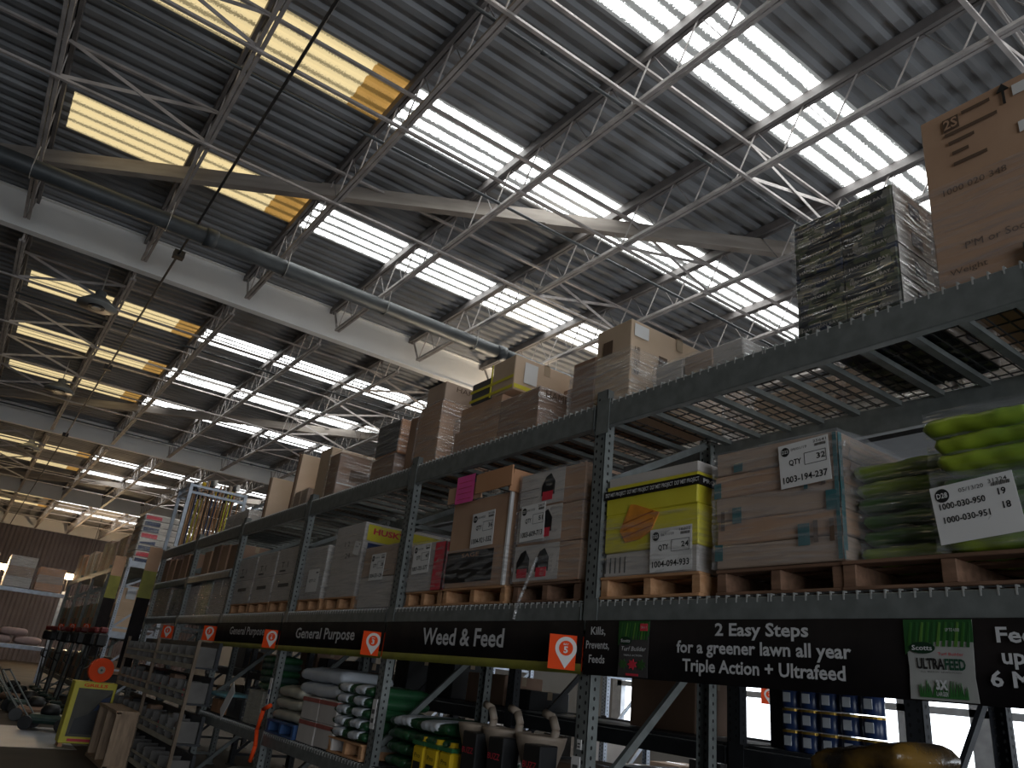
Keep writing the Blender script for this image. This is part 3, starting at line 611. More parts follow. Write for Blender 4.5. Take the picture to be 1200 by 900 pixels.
t = stack('pale_wrapped_carton', 'pale wrapped carton with an up arrow right of the bay six upright', 'boxes', -8.38, -7.76, 3.05, 3.95, PZ, 2.82, 2, 1, [m_cardw], m_wrapblue, seed=7)
sheet(t, -8.0, 3.03, 2.45, .3, .24, [('QTY 12', 0, .0, .6, .12, .01)])
for k in range(3):
    x0 = -10.92+.79*k
    pallet(x0, x0+.76, 3.05, 4.0, Z2, f'pallet under the {["left", "middle", "right"][k]} of the three pale carton towers')
    t = stack('pale_carton_tower', f'{["left", "middle", "right"][k]} one of three alike pale cartons in a row', 'boxes', x0+.005, x0+.755, 3.05, 3.95, PZ, 2.86+.015*k, 2, 1, [m_cardw], m_wrap, 'three pale carton towers', seed=20+k)
    text('T  I', m_ink, t, (x0+.35, 3.03, 2.68), .22, .07); patch(t, x0+.25, x0+.6, 3.035, 2.42, 2.46, m_inkg); patch(t, x0+.2, x0+.4, 3.035, 2.60, 2.62, m_inkg)
# bay left of banners: jars, wrapped goods on middle shelf
for k, (x0, x1, h, m, l) in enumerate(((-12.0, -11.15, .50, m_cardw, 'white wrapped carton at the right of the bay left of the banners'), (-12.75, -12.1, .54, m_bagd, 'dark green wrapped jugs between pale cartons'), (-13.4, -12.8, .46, m_cardw, 'pale wrapped carton left of the dark green jugs'), (-14.6, -13.7, .45, m_clear, 'glassy green-tinted wrapped load'), (-15.9, -14.75, .50, m_card2, 'wrapped brown load at the left end of the near rack'))):
    stack('wrapped_load', l, 'boxes', x0, x1, 3.05, 3.9, Z2+.002, Z2+h, 2, 2, [m], m_wrapblue, seed=30+k)
for k in range(9):
    x = -11.35-.475*k-(.50 if k > 3 else 0); stack('hanging_tool_carton', f'upright brown tool carton, {ORD[k]} from the right on the extra shelf', 'box', x-.23, x+.16, 3.05, 3.6, 2.748, 3.12+.03*(k % 3), 1, 1, [m_card if k % 2 else m_cardd], None, 'brown tool cartons', seed=40+k, tape=True)

# ------------------------------------------------------------------ top shelf goods
t = thing('large_brown_carton', 'very large brown printed carton at the right end of the top shelf', 'box', (-.8, 3.5, Z3))
carton(t, -1.33, -.30, 3.04, 4.0, Z3, 4.30, m_card, True)
text('2S', m_card, t, (-1.19, 3.028, 4.215), .06, .05, bold=.01); o_ = patch(t, -1.225, -1.155, 3.033, 4.18, 4.25, m_inkb, 'square_mark')
for z, x0, x1 in ((4.235, -1.14, -1.02), (4.15, -1.22, -1.0), (4.10, -1.21, -1.10), (4.04, -1.2, -1.13), (3.98, -1.2, -1.06)): patch(t, x0, x1, 3.033, z, z+.018, m_inkb, 'print_line')
MB().poly([(-.97, 4.18), (-.96, 4.18), (-.96, 4.25), (-.94, 4.25), (-.965, 4.29), (-.99, 4.25), (-.97, 4.25)], 3.028, 3.033).build('up_arrow', m_ink, t)
text('1000 020 348', m_inkb, t, (-1.13, 3.032, 3.86), .26, .032); text('P\'M or Socket', m_inkb, t, (-1.05, 3.032, 3.56), .3, .035); text('Weight', m_inkb, t, (-1.2, 3.032, 3.45), .15, .028)
for z in (4.2, 4.0): patch(t, -.93, -.80, 3.032, z, z+.055, m_paper, 'white_sticker')
wrapshell(t, -1.33, -.30, 3.04, 4.0, Z3, 3.9, m_wrap, 15)
t = thing('dark_printed_carton_stack', 'stack of dark printed cartons with white ends on the top shelf', 'boxes', (-1.75, 3.5, Z3))
for l in range(4):
    for c in range(2):
        z = Z3+.002+.168*l; x = -2.03+.27*c
        k_ = carton(t, x, x+.267, 3.04, 3.98, z, z+.166, m_print, False)
        for v in (.03, .11): text('HAMPTON BAY', m_cardw, k_, (x+.13, 3.034, z+v), .2, .016)
    e = MB().box(-1.488, -1.4865, 3.045, 3.975, z+.003, z+.163).build('white_end_panel', m_cardw, t)
    for yy in (3.18, 3.62): patch(e, yy, yy+.10, -1.486, z+.045, z+.12, m_navy, 'dark_square', side=True)
    text('Hampton', m_inkg, e, (-1.4845, 3.14, z+.14), .12, .012, 'side')
for k in range(2): 
    x = -2.03+.27*k
wrapshell(t, -2.03, -1.49, 3.04, 3.98, Z3, 4.06, m_wrap, 16)
t = stack('low_long_cartons', 'low row of wrapped pale cartons left of the dark printed stack', 'boxes', -3.02, -2.36, 3.04, 3.36, Z3, 3.52, 1, 3, [m_cardw, m_card2], m_wrapblue, seed=8)
t = thing('tall_tan_carton', 'tall tan carton with a white sticker and wrapped brown box beside it', 'box', (-3.45, 3.4, Z3))
carton(t, -3.60, -3.26, 3.05, 3.95, Z3, 3.95, m_card3, True); carton(t, -3.84, -3.605, 3.05, 3.95, Z3, 3.78, m_cardd, True)
patch(t, -3.52, -3.43, 3.042, 3.74, 3.84, m_inkb, 'square_mark'); patch(t, 3.07, 3.2, -3.253, 3.83, 3.92, m_paper, 'white_sticker', side=True); patch(t, 3.30, 3.38, -3.253, 3.66, 3.76, m_inkb, 'care_mark', side=True)
text('GLAZES', m_inkb, t, (-3.252, 3.1, 3.66), .05, .2, 'side')
wrapshell(t, -3.85, -3.255, 3.05, 3.95, Z3, 3.74, m_wrapblue, 17)
t = thing('brown_cartons_with_yellow_tape', 'pile of brown wrapped cartons topped by boxes with yellow tape', 'boxes', (-4.8, 3.4, Z3))
carton(t, -5.40, -4.74, 3.05, 3.9, Z3, 3.58, m_card, True); carton(t, -5.36, -4.74, 3.06, 3.9, 3.582, 3.80, m_card, True)
carton(t, -5.22, -4.92, 3.06, 3.7, 3.802, 3.99, m_inkg, False); carton(t, -4.915, -4.60, 3.06, 3.7, 3.802, 4.10, m_card3, True)
for z in (3.815, 3.90): patch(t, -5.23, -4.60, 3.05, z, z+.025, m_yel, 'yellow_tape')
MB().box(-4.596, -4.594, 3.06, 3.7, 3.815, 3.85).build('yellow_tape', m_yel, t); MB().box(-4.93, -4.915, 3.049, 3.056, 3.80, 4.09).build('yellow_tape', m_yel, t)
patch(t, 3.15, 3.28, -4.592, 3.88, 4.06, m_paper, 'white_sticker', side=True)
carton(t, -4.735, -4.22, 3.05, 3.8, Z3, 3.72, m_cardd, True); text('HAMPTON', m_inkb, t, (-4.205, 3.3, 3.67), .4, .06, 'side')
carton(t, -4.45, -4.0, 3.45, 3.95, 3.722, 3.86, m_card, True)
wrapshell(t, -5.40, -4.22, 3.05, 3.9, Z3, 3.72, m_wrap2, 18, amp=.012)
t = stack('tall_wrapped_cartons', 'tall wrapped brown carton pair with a lettered box on top', 'boxes', -6.12, -5.70, 3.05, 3.85, Z3, 3.98, 1, 1, [m_card], m_wrap2, seed=9)
carton(t, -6.05, -5.72, 3.06, 3.85, 3.985, 4.17, m_card2, True); carton(t, -6.30, -6.13, 3.05, 3.8, Z3, 3.92, m_cardd, True); text('HAMPTON', m_inkb, t, (-5.705, 3.4, 4.12), .45, .05, 'side')
t = stack('two_tier_cartons', 'two tiers of wrapped cartons with grey fronts and orange ends', 'boxes', -7.05, -6.53, 3.05, 3.85, Z3, 3.62, 1, 1, [m_cardd], m_wrap2, seed=10)
k_ = stack('leaning_grey_carton', 'grey wrapped carton resting on the lower dark one', 'box', -7.0, -6.50, 3.05, 3.8, 3.628, 3.98, 2, 1, [m_cardo], m_wrap2, seed=11)
patch(k_, -6.99, -6.51, 3.045, 3.64, 3.97, m_inkg, 'grey_front')
t = thing('printed_brown_carton', 'brown carton printed with a small dark picture on its end', 'box', (-8.1, 3.4, Z3)); carton(t, -8.25, -7.96, 3.05, 3.9, Z3, 3.90, m_cardd, True)
MB().poly([(0, 0)], 0, 0) if False else None
patch(t, 3.2, 3.45, -7.953, 3.58, 3.72, m_inkb, 'picture', side=True); patch(t, 3.06, 3.88, -7.953, 3.53, 3.545, m_paper, 'tape_line', side=True); wrapshell(t, -8.25, -7.96, 3.05, 3.9, Z3, 3.92, m_wrap, 19)
t = stack('tan_backing_carton', 'tan carton just behind the brown one with the picture', 'box', -8.75, -8.40, 3.1, 3.98, Z3, 4.06, 1, 1, [m_card3], None, seed=12, tape=True)
t = stack('low_brown_carton', 'small low brown carton before the tall tan panels', 'box', -9.25, -8.8, 3.05, 3.6, Z3, 3.60, 1, 2, [m_card2], m_wrap, seed=13)
for x, z, l in ((-9.35, 4.13, 'taller flat tan panel carton standing on end'), (-10.4, 3.98, 'shorter flat tan panel carton standing on end')):
    t = thing('panel_carton', l, 'box', (x, 3.5, Z3), 'flat panel cartons'); carton(t, x-.05, x+.05, 3.06, 4.0, Z3, z, m_card3, True); MB().box(x-.052, x+.0, 3.052, 3.058, Z3, z).build('dark_edge', m_cardd, t)
stack('grey_low_load', 'low grey wrapped load on the top shelf right of the tool cage', 'boxes', -12.2, -11.1, 3.05, 3.9, Z3, 3.62, 1, 3, [m_cardw], m_wrap2, seed=14)
# tool cages
def cage(x0, x1, y0, y1, z0, z1, label):
    t = thing('tool_cage', label, 'cage', ((x0+x1)/2, (y0+y1)/2, z0), 'tool cages')
    for x in (x0, x1):
        for y in (y0, y1): MB().box(x-.03, x+.03, y-.03, y+.03, z0, z1).build('corner_post', m_silver, t)
    for z in (z1-.03, z1-.16):
        for x in (x0, x1): MB().box(x-.022, x+.022, y0+.03, y1-.03, z-.022, z+.022).build('top_rail', m_silver, t)
        for y in (y0, y1): MB().box(x0+.03, x1-.03, y-.022, y+.022, z-.022, z+.022).build('side_rail', m_silver, t)
    return t
cage(-16.0, -15.1, 2.98, 4.02, Z3, 4.58, 'square grey tube cage full of long-handled tools'); cage(-15.95, -15.1, 4.45, 5.35, 3.322, 4.55, 'second grey tube cage behind the first, mostly hidden')
hm_ = [m_handle, m_handle, m_cardo, m_yel, m_handle, m_black, m_handle, m_navy]
NUM = ORD+['eleventh', 'twelfth', 'thirteenth', 'fourteenth', 'fifteenth', 'sixteenth', 'seventeenth', 'eighteenth', 'nineteenth', 'twentieth', 'twenty-first', 'twenty-second', 'twenty-third', 'twenty-fourth', 'twenty-fifth', 'twenty-sixth', 'twenty-seventh', 'twenty-eighth', 'twenty-ninth', 'thirtieth']
for k in range(30):
    y = 3.06+.031*k; x = -15.2-.7*((k*.382) % 1); top = 4.5+.25*((k*.733) % 1); ci = (k*5+k//8) % 8
    t = thing('garden_tool', f'{["wood", "wood", "orange", "yellow", "wood", "black", "wood", "blue"][ci]}-handled tool in the grey cage, {NUM[k]} from the left', 'tool', (x, y, Z3), 'tools in the cage')
    MB().tube((x, y, Z3+.002), (x+random.uniform(-.05, .05), y+random.uniform(-.01, .01), top), .014, 6).build('handle', hm_[ci], t)
    if k % 3 == 0: MB().cbox(x-.09, x+.09, y-.03, y+.03, top-.02, top+.10, .01, .01).build('tool_head', [m_black, m_beige, m_jug, m_paper][k % 4], t)
    else: MB().tube((x, y, top-.12), (x, y, top-.02), .02, 8).build('grip', [m_yel, m_black, m_paper][k % 3], t)

# ------------------------------------------------------------------ banners and signs
def banner(x0, x1, label, strip=True):
    t = thing('banner', label, 'banner', ((x0+x1)/2, 2.97, 1.72), 'black banners under the middle shelf')
    n = 40; m = MB(); za = 1.775 if strip else 1.72
    def surf(z0, z1, mat, nm):
        m = MB(); vs = []
        for z in (z0, z1):
            for i in range(n+1):
                x = x0+(x1-x0)*i/n; vs.append((x, 2.968+.004*math.sin(i*1.7)*(z1 > 0)*(2.1-z)*2, z))
        vs += [(a, b+.004, c) for a, b, c in vs]; N = 2*(n+1)
        fs = [(i, i+1, n+2+i, n+1+i) for i in range(n)]+[(N+i+1, N+i, N+n+1+i, N+n+2+i) for i in range(n)]
        fs += [(i+1, i, N+i, N+i+1) for i in range(n)]+[(n+1+i, n+2+i, N+n+2+i, N+n+1+i) for i in range(n)]
        return m.add(vs, fs).build(nm, mat, t, True)
    surf(za, 2.012, m_bann, 'cloth')
    if strip: surf(1.72, 1.775, m_yeld, 'green_strip')
    return t
YB = 2.958
t = banner(UX[1]+.02, UX[0]+.3, 'black banner with the two steps greener lawn text and bag pictures', False)
text('2 Easy Steps', m_lett, t, (-2.235, YB, 1.966), .50, .055, bold=.014); text('for a greener lawn all year', m_lett, t, (-2.26, YB, 1.884), .93, .055, bold=.014); text('Triple Action + Ultrafeed', m_lett, t, (-2.255, YB, 1.80), .86, .055, bold=.014)
for s_, z, w in (('Kills,', 1.955, .12), ('Prevents,', 1.88, .19), ('Feeds', 1.805, .13)): text(s_, m_lett, t, (-3.31, YB, z), w, .042, bold=.008)
for s_, z, w, x in (('Feeds', 1.955, .2, -1.15), ('up to', 1.885, .16, -1.16), ('6 Months', 1.81, .33, -1.12)): text(s_, m_lett, t, (x, YB, z), w, .05, bold=.014)
def bagpic(x0, x1, dark, t):
    w = x1-x0; zt, zb = 2.006, 1.725; g = lambda u, v: (x0+u*w, zb+v*(zt-zb))
    p = MB().poly([g(.02, 0), g(.98, 0), g(.96, .3), g(1, 1), g(0, 1), g(.04, .4)], 2.960, 2.962).build('bag_picture', M('pic_dark' if dark else 'pic_pale', (.06, .055, .055) if dark else (.36, .36, .34), .5), t)
    gp = MB().poly([g(0, .55), g(.08, .62), g(.35, .70), g(.6, .74), g(.99, .72), g(1, 1), g(0, 1)], 2.9585, 2.960).build('grass_top', M('pic_green', (.018, .085, .02), .5), p)
    r = random.Random(4)
    for k in range(11):
        u = .04+.085*k; MB().poly([g(u, .66), g(u+.045, .66), g(min(.98, u+.10), .96), g(min(.98, u+.07), .97)], 2.957, 2.9585).build('grass_blade', M('pic_blade%d' % (k % 3), [(.03, .12, .018), (.02, .09, .02), (.08, .19, .03)][k % 3], .5), gp)
    c = g(.26, .64); e = MB().poly([(c[0]+w*.19*math.cos(a*math.pi/10), c[1]+.021*math.sin(a*math.pi/10)) for a in range(20)], 2.955, 2.957).build('oval_logo', M('logo_green', (.004, .03, .012), .5), p)
    text('Scotts', m_lett, e, (c[0], 2.9545, c[1]), w*.30, .017, bold=.012)
    if not dark:
        text('Turf Builder', M('logo_red', (.55, .04, .06)), p, (g(.66, 0)[0], 2.957, g(0, .57)[1]), w*.36, .011); text('ULTRA', m_ink, p, (g(.36, 0)[0], 2.957, g(0, .445)[1]), w*.40, .036, bold=.02); text('FEED', M('logo_g2', (.008, .06, .03)), p, (g(.71, 0)[0], 2.957, g(0, .445)[1]), w*.29, .036, bold=.02)
        text('ALL SEASON  LAWN FOOD', m_inkg, p, (g(.5, 0)[0], 2.957, g(0, .345)[1]), w*.58, .006)
        gb = MB()
        for k in range(26):
            u = .17+.026*k; h = .13+.09*r.random(); gb.poly([g(u, .03), g(u+.03, .03), g(u+.02+.03*r.uniform(-1, 1), .03+h)], 2.956+.0001*(k % 7), 2.9585)
        gb.build('grass_tuft', M('pic_tuft', (.03, .13, .03), .5), p)
        text('3X', m_lett, p, (g(.5, 0)[0], 2.954, g(0, .19)[1]), w*.17, .030, bold=.03); text('LARGER', m_lett, p, (g(.5, 0)[0], 2.954, g(0, .08)[1]), w*.17, .014, bold=.01)
        text('UP TO 4,000', m_lett, p, (g(.72, 0)[0], 2.956, g(0, .87)[1]), w*.2, .012)
    else:
        text('Turf Builder', m_lett, p, (g(.52, 0)[0], 2.957, g(0, .50)[1]), w*.80, .022, bold=.006, shear=.15); text('TRIPLE ACTION', m_lett, p, (g(.5, 0)[0], 2.957, g(0, .38)[1]), w*.6, .009)
        for u, m in ((.2, M('pic_leaf', (.03, .09, .02))), (.5, m_red), (.78, M('pic_leaf', (.03, .09, .02)))):
            cc = g(u, .22); MB().poly([(cc[0]+w*(.16 if k % 2 else .09)*math.cos(k*math.pi/7), cc[1]+(.028 if k % 2 else .016)*math.sin(k*math.pi/7)) for k in range(14)], 2.956, 2.9585).build('leaf_print', m, p)
        MB().poly([g(.3, .02), g(.7, .02), g(.7, .06), g(.3, .06)], 2.957, 2.9585).build('red_bar', m_red, p); MB().poly([g(.72, .82), g(.95, .82), g(.95, .95), g(.72, .95)], 2.955, 2.957).build('red_tag', m_red, p); text('3in1', m_lett, p, (g(.835, 0)[0], 2.954, g(0, .885)[1]), w*.17, .012)
bagpic(-3.145, -2.915, True, t); bagpic(-1.575, -1.325, False, t)
t = banner(UX[2]+.02, UX[1]-.0, 'black banner lettered weed and feed with an olive lower strip'); text('Weed & Feed', m_lett, t, (-4.76, YB, 1.905), 1.08, .115, bold=.012)
t = banner(UX[3]+.02, UX[2], 'nearer black banner lettered general purpose, left of the weed and feed one'); text('General Purpose', m_lett, t, (-7.25, YB, 1.905), 1.45, .10, bold=.01)
t = banner(UX[4]+.02, UX[3], 'farther black banner lettered general purpose beside the bay seven sign'); text('General Purpose', m_lett, t, (-9.65, YB, 1.915), 1.35, .09, bold=.01)
def bay_sign(x, z, num, label, y=2.93, w=.20, h=.19):
    t = thing('bay_sign', label, 'sign', (x, y, z-h/2), 'orange bay number signs')
    MB().box(x-w/2, x+w/2, y-.003, y, z-h/2, z+h/2).build('sign_plate', m_orange, t)
    pts = [(x, z-.088)]; R = .063; cz = z+.022
    for k in range(25): a = math.radians(-35+250*k/24); pts.append((x+R*math.cos(a), cz+R*math.sin(a)))
    p = MB().poly(pts, y-.006, y-.0035).build('map_pin', m_paper, t)
    MB().poly([(x+.041*math.cos(a*math.pi/12), cz+.041*math.sin(a*math.pi/12)) for a in range(24)], y-.008, y-.0065).build('pin_disc', m_orange, p)
    text('BAY', m_paper, p, (x, y-.009, cz+.022), .03, .010, bold=.01); text(num, m_paper, p, (x, y-.009, cz-.008), .025, .034, bold=.02)
    MB().box(x-.01, x+.01, y, y+.045, z-.02, z+.02).build('clip', m_rack, t); t.rotation_euler.z = math.radians(42)
for x, n_, l in ((-3.545, '5', 'orange bay five sign with a white pin'), (-6.07, '3', 'orange bay three sign with a white pin'), (-8.6, '6', 'orange bay six sign with a white pin'), (-11.15, '7', 'orange bay seven sign with a white pin'), (-13.65, '9', 'small orange bay sign farthest left on the near rack')): bay_sign(x, 1.83 if x > -10 else 1.87, n_, l)

# ------------------------------------------------------------------ bottom shelf goods
def bag_thing(name, label, c, lx, ly, h, mat, seed, group=None, rz=0., panel=None, ry=0.):
    t = thing(name, label, 'bag', (c[0], c[1], c[2]-h/2), group)
    b = MB().bag((0, 0, h/2), lx, ly, h, seed); o = bpy.data.objects.new('bag_body', None); bpy.data.objects.remove(o)
    b.v = [(v[0]+c[0], v[1]+c[1], v[2]+c[2]-h/2) for v in b.v]; b.build('bag_body', mat, t, True)
    if panel: 
        q = MB().bag((c[0], c[1]-ly*.06, c[2]+.006), lx*.55, ly*.93, h*.92, seed); q.build('printed_panel', panel, t, True)
    t.rotation_euler = (0, ry, rz); return t
pallet(-8.30, -7.55, 2.96, 3.95, Z1, 'blue pallet on the bottom shelf', m_blue)
for k in range(3): bag_thing('cream_bag', f'{["lowest", "middle", "upper"][k]} cream bag on the blue pallet', (-7.95, 3.35, Z1+.125+.055+.11*k), .75-.05*k, .7, .12, m_bagc, 50+k, 'cream bags')
bag_thing('white_bag', 'lower white bag lying over the stacked cartons', (-7.3, 3.3, 1.40), .95, .55, .13, m_bagw, 60); bag_thing('white_bag', 'upper white bag on top of the pile', (-7.35, 3.32, 1.53), 1.05, .55, .14, m_bagw, 61)
for k in range(4):
    x = -7.5+.42*(k % 2); z = Z1+.002+.2*(k//2)
    t = thing('red_lidded_carton', f'{["lower left", "lower right", "upper left", "upper right"][k]} white carton with a red lid band', 'box', (x+.2, 3.2, z), 'white cartons with red bands')
    carton(t, x, x+.4, 2.99, 3.4, z, z+.195, m_cardw, False); MB().box(x-.002, x+.402, 2.986, 3.404, z+.155, z+.19).build('red_band', M('dull_red', (.35, .10, .08)), t)
pallet(-6.75, -6.08, 2.98, 3.95, Z1, 'bare wood pallet on the bottom shelf beside the bay three upright')
for k in range(10):
    l, c = k//2, k % 2; bag_thing('dark_green_bag', f'dark green bag with a white panel, {["left", "right"][c]} of layer {["one", "two", "three", "four", "five"][l]}', (-6.58+.32*c, 3.28, Z1+.125+.045+.088*l), .36, .6, .095, m_bagd, 70+k, 'dark green bags right of the white cartons', panel=m_bagw)
for k in range(8):
    l, c = k//2, k % 2; bag_thing('pale_striped_bag', f'dark bag right of the bay three upright, {["left", "right"][c]} of layer {["one", "two", "three", "four"][l]}', (-5.62+.42*c, 3.42, Z1+.06+.095*l), .46, .7, .10, m_bagd, 90+k, 'bags right of the bay three upright', panel=m_bagw if l > 2 else m_bagd)
# jugs
for k in range(3):
    x = -5.20+.185*k; t = thing('yellow_jug', f'{["left", "middle", "right"][k]} yellow jug with a green collar', 'jug', (x, 3.06, Z1), 'yellow jugs')
    MB().cbox(x-.085, x+.085, 3.0, 3.16, Z1+.002, Z1+.23, .02).build('jug_body', m_jug, t); MB().lathe((x-.02, 3.08, Z1+.23), [(.06, 0), (.03, .03), (.03, .05)], 12).build('neck', m_jug, t, True)
    MB().box(x-.088, x+.088, 2.996, 3.164, Z1+.225, Z1+.25).build('green_collar', m_jugcap, t); patch(t, x-.05, x+.05, 2.998, Z1+.05, Z1+.12, m_ink, 'label_mark'); text('Pro', m_ink, t, (x, 2.996, Z1+.16), .08, .03)
    MB().path([(x+.02, 3.02, Z1+.23), (x+.06, 3.02, Z1+.20), (x+.06, 3.02, Z1+.12)], .012, 6).build('handle', m_jug, t)
# spreaders / sprayers
for k, x in enumerate((-4.72, -4.42, -4.05)):
    t = thing('broadcast_spreader', f'{["left", "middle", "right"][k]} beige hand spreader on the bottom shelf', 'spreader', (x, 3.2, Z1), 'beige hand spreaders')
    MB().lathe((x, 3.2, Z1+.16), [(.06, 0), (.10, .06), (.15, .2), (.16, .24), (.165, .26), (.15, .26), (.09, .1)], 18).build('hopper', m_beige, t, True)
    MB().lathe((x, 3.2, Z1+.002), [(.11, 0), (.11, .02), (.05, .05), (.05, .16)], 16).build('base', m_beige, t, True)
    MB().path([(x+.10, 3.2, Z1+.35), (x+.14, 3.2, Z1+.46), (x+.10, 3.2, Z1+.53), (x+.02, 3.2, Z1+.55)], .026, 8).build('grip_arm', m_beige, t, True)
    bx = thing('black_tool_box', f'{["left", "middle", "right"][k]} black box with red buzz lettering beside a spreader', 'box', (x+.17, 3.08, Z1), 'black boxes with red lettering'); carton(bx, x+.10, x+.27, 2.99, 3.12, Z1+.002, Z1+.38, m_black, False); text('BUZZ', m_red, bx, (x+.185, 2.982, Z1+.27), .13, .035)
# price cards on posts
for x, z, w, h, l in ((-3.45, 1.36, .035, .05, 'tiny sticker on the bay five upright'), (-3.47, 1.24, .07, .12, 'white price card on the bay five upright'), (-5.985, 1.30, .07, .22, 'white price card on the bay three upright'), (-8.51, 1.28, .08, .32, 'white and blue card on the bay six upright'), (-11.02, 1.55, .09, .36, 'white card on the bay seven upright')):
    o = tag(MB().box(x-w/2, x+w/2, 2.992, 2.997, z-h/2, z+h/2).build('price_card', m_paper), l, 'price card', 'price cards on posts')
    for k in range(2): patch(o, x-w*.3, x+w*.3, 2.991, z-h*.3+k*h*.3, z-h*.15+k*h*.3, m_navy if x == -8.51 else m_inkg)
# gold bag at lower right
for k in range(2): bag_thing('gold_black_bag', ['lower shiny gold and black bag at the lower right', 'upper shiny gold and black bag at the lower right'][k], (-1.93+.05*k, 3.32, 1.345+.14*k), .44-.04*k, .5, .12, m_bagg, 110+k, 'gold bags', ry=-.10-.12*k)
stack('carton_under_gold_bags', 'dark carton under the gold bags on the bottom shelf', 'box', -2.1, -1.35, 3.05, 3.7, Z1, 1.25, 1, 1, [m_cardd], None, seed=61, tape=True)
# bay over smaller general purpose banner: assorted
for k, (x, m, h, w, l) in enumerate(((-9.1, m_bagc, .35, .5, 'cream sack left of the bay six upright'), (-9.75, m_black, .22, .5, 'black carton with a tilted price card'), (-10.4, m_cardo, .16, .6, 'low orange carton at the left of the bottom shelf'))):
    stack('shelf_carton', l, 'box', x-w/2, x+w/2, 3.05, 3.6, Z1, Z1+h, 1, 2, [m], m_wrap if k == 0 else None, seed=62+k, tape=True)
for k in range(5): bag_thing('green_pouch', f'{["lowest", "second", "middle", "fourth", "top"][k]} green pouch in the small pile left of the bay six upright', (-8.85, 3.2, Z1+.41+.07*k), .35, .35, .085, m_dgreen if k % 2 else m_bagd, 120+k, 'green pouches')
bag_thing('turquoise_bag', 'turquoise and white flat bag on the low orange carton', (-10.35, 3.2, Z1+.22), .7, .45, .06, M('bag_turquoise', (.20, .42, .48), .4, 0, .2), 130)
o = tag(MB().bar((-9.95, 2.97, Z1+.02), (-9.65, 2.97, Z1+.34), .006, .16, upv=(-.6, 0, .6)).build('tilted_price_card', m_paper), 'large tilted white price card clipped to the bottom shelf', 'price card')
o = thing('orange_hose', 'orange cord loop hanging beside the blue pallet', 'cord', (-8.42, 2.93, .6)); MB().path([(-8.2, 2.93, Z1+.25), (-8.38, 2.93, Z1+.20), (-8.45, 2.93, Z1+.0), (-8.40, 2.93, Z1-.15), (-8.46, 2.93, Z1-.3)], .022, 8).build('cord_loop', m_orange, o, True)
# floor-level goods below bottom shelf
for k, x in enumerate((-9.3, -9.7, -9.45)): bag_thing('grey_sack', f'{["right", "left", "top"][k]} grey sack on the floor under the bottom shelf', (x, 3.3, .12 if k < 2 else .34), .45, .5, .22, m_bagc, 140+k, 'grey sacks on the floor')

# ------------------------------------------------------------------ rack behind and far side
UB = ['rightmost', 'second', 'third', 'fourth', 'fifth', 'sixth']
for i, x in enumerate(UX[1:7]):
    upright(x-.05, 4.35, 5.4, 3.46, f'dark upright frame of the rack behind, {UB[i]} one', m_rackd, True, 'uprights of the rack behind')
upright(-2.3, 4.35, 5.4, 2.1, 'dark upright frame of the rack behind, beside the blue cans', m_rackd, True, 'uprights of the rack behind')
for i in range(6):
    x1, x0 = UX[i], UX[i+1]
    for z, nm in ((.6, 'lower'), (1.30, 'upper')):
        for y, f in ((4.35, True), (5.4, False)): beam(x0-.05, x1-.05, y, z, z+.11, f, f'{nm} {"front" if f else "back"} beam of the rack behind, {UB[i]} bay', m_rackd, 'beams of the rack behind')
    for z, nm in ((.71, 'lower'), (1.41, 'upper'), (2.12, 'high'), (3.3, 'top')):
        t = thing('shelf_board', f'{nm} dark shelf board of the rack behind, {UB[i]} bay', 'shelf', ((x0+x1)/2, 4.9, z), 'dark shelf boards'); MB().cbox(x0+.06, x1-.14, 4.37, 5.38, z, z+.02, .004).build('board', m_rackd, t); MB().box(x0+.06, x1-.14, 4.365, 4.37, z-.02, z+.02).build('front_lip', m_rackd, t)
    for k, (a, w, h, m) in enumerate(((.3, .6, .35, m_cardd), (1.2, .7, .42, m_black), (2.0, .35, .3, m_cardw))):
        stack('back_rack_carton', f'{["brown", "black", "white"][k]} carton on the low shelf behind, {UB[i]} bay', 'box', x0+a, x0+a+w, 4.5, 5.2, .732, .732+h, 1, 1, [m], None, seed=150+i*4+k, tape=True)
        if i > 1 or (i == 1 and k == 1): stack('back_rack_dark_carton', f'{["first", "second", "third"][k]} dark carton on the waist shelf behind, {UB[i]} bay', 'box', x0+a-.1, x0+a+w-.1, 4.75, 5.25, 1.432, 1.432+[.30, .18, .42][(k+i) % 3], 1, 1, [[m_black, m_cardd, m_black][k]], None, seed=400+i*4+k, tape=True)
        stack('back_rack_tall_carton', f'{["dark brown", "black", "grey"][k]} carton on the high shelf behind, {UB[i]} bay', 'box', x0+a, x0+a+w, 4.45, 5.2, 2.142, 2.142+h*1.7, 1, 1, [[m_cardd, m_black, m_card2][k]], None, seed=190+i*4+k, tape=True)
        if i < 4: stack('back_rack_top_load', f'{["first", "second", "third"][k]} pale wrapped load on the top shelf behind, {UB[i]} bay', 'boxes', x0+.08+.74*k, x0+.76+.74*k, 4.45, 5.3, 3.322, 3.85+.12*k, 2, 1, [m_cardw, m_card2], m_wrapblue, seed=440+i*4+k)
stack('black_tall_carton', 'tall black carton left of the navy cans', 'box', -3.34, -3.22, 4.5, 5.1, 1.432, 2.0, 1, 1, [m_black], None, seed=500)
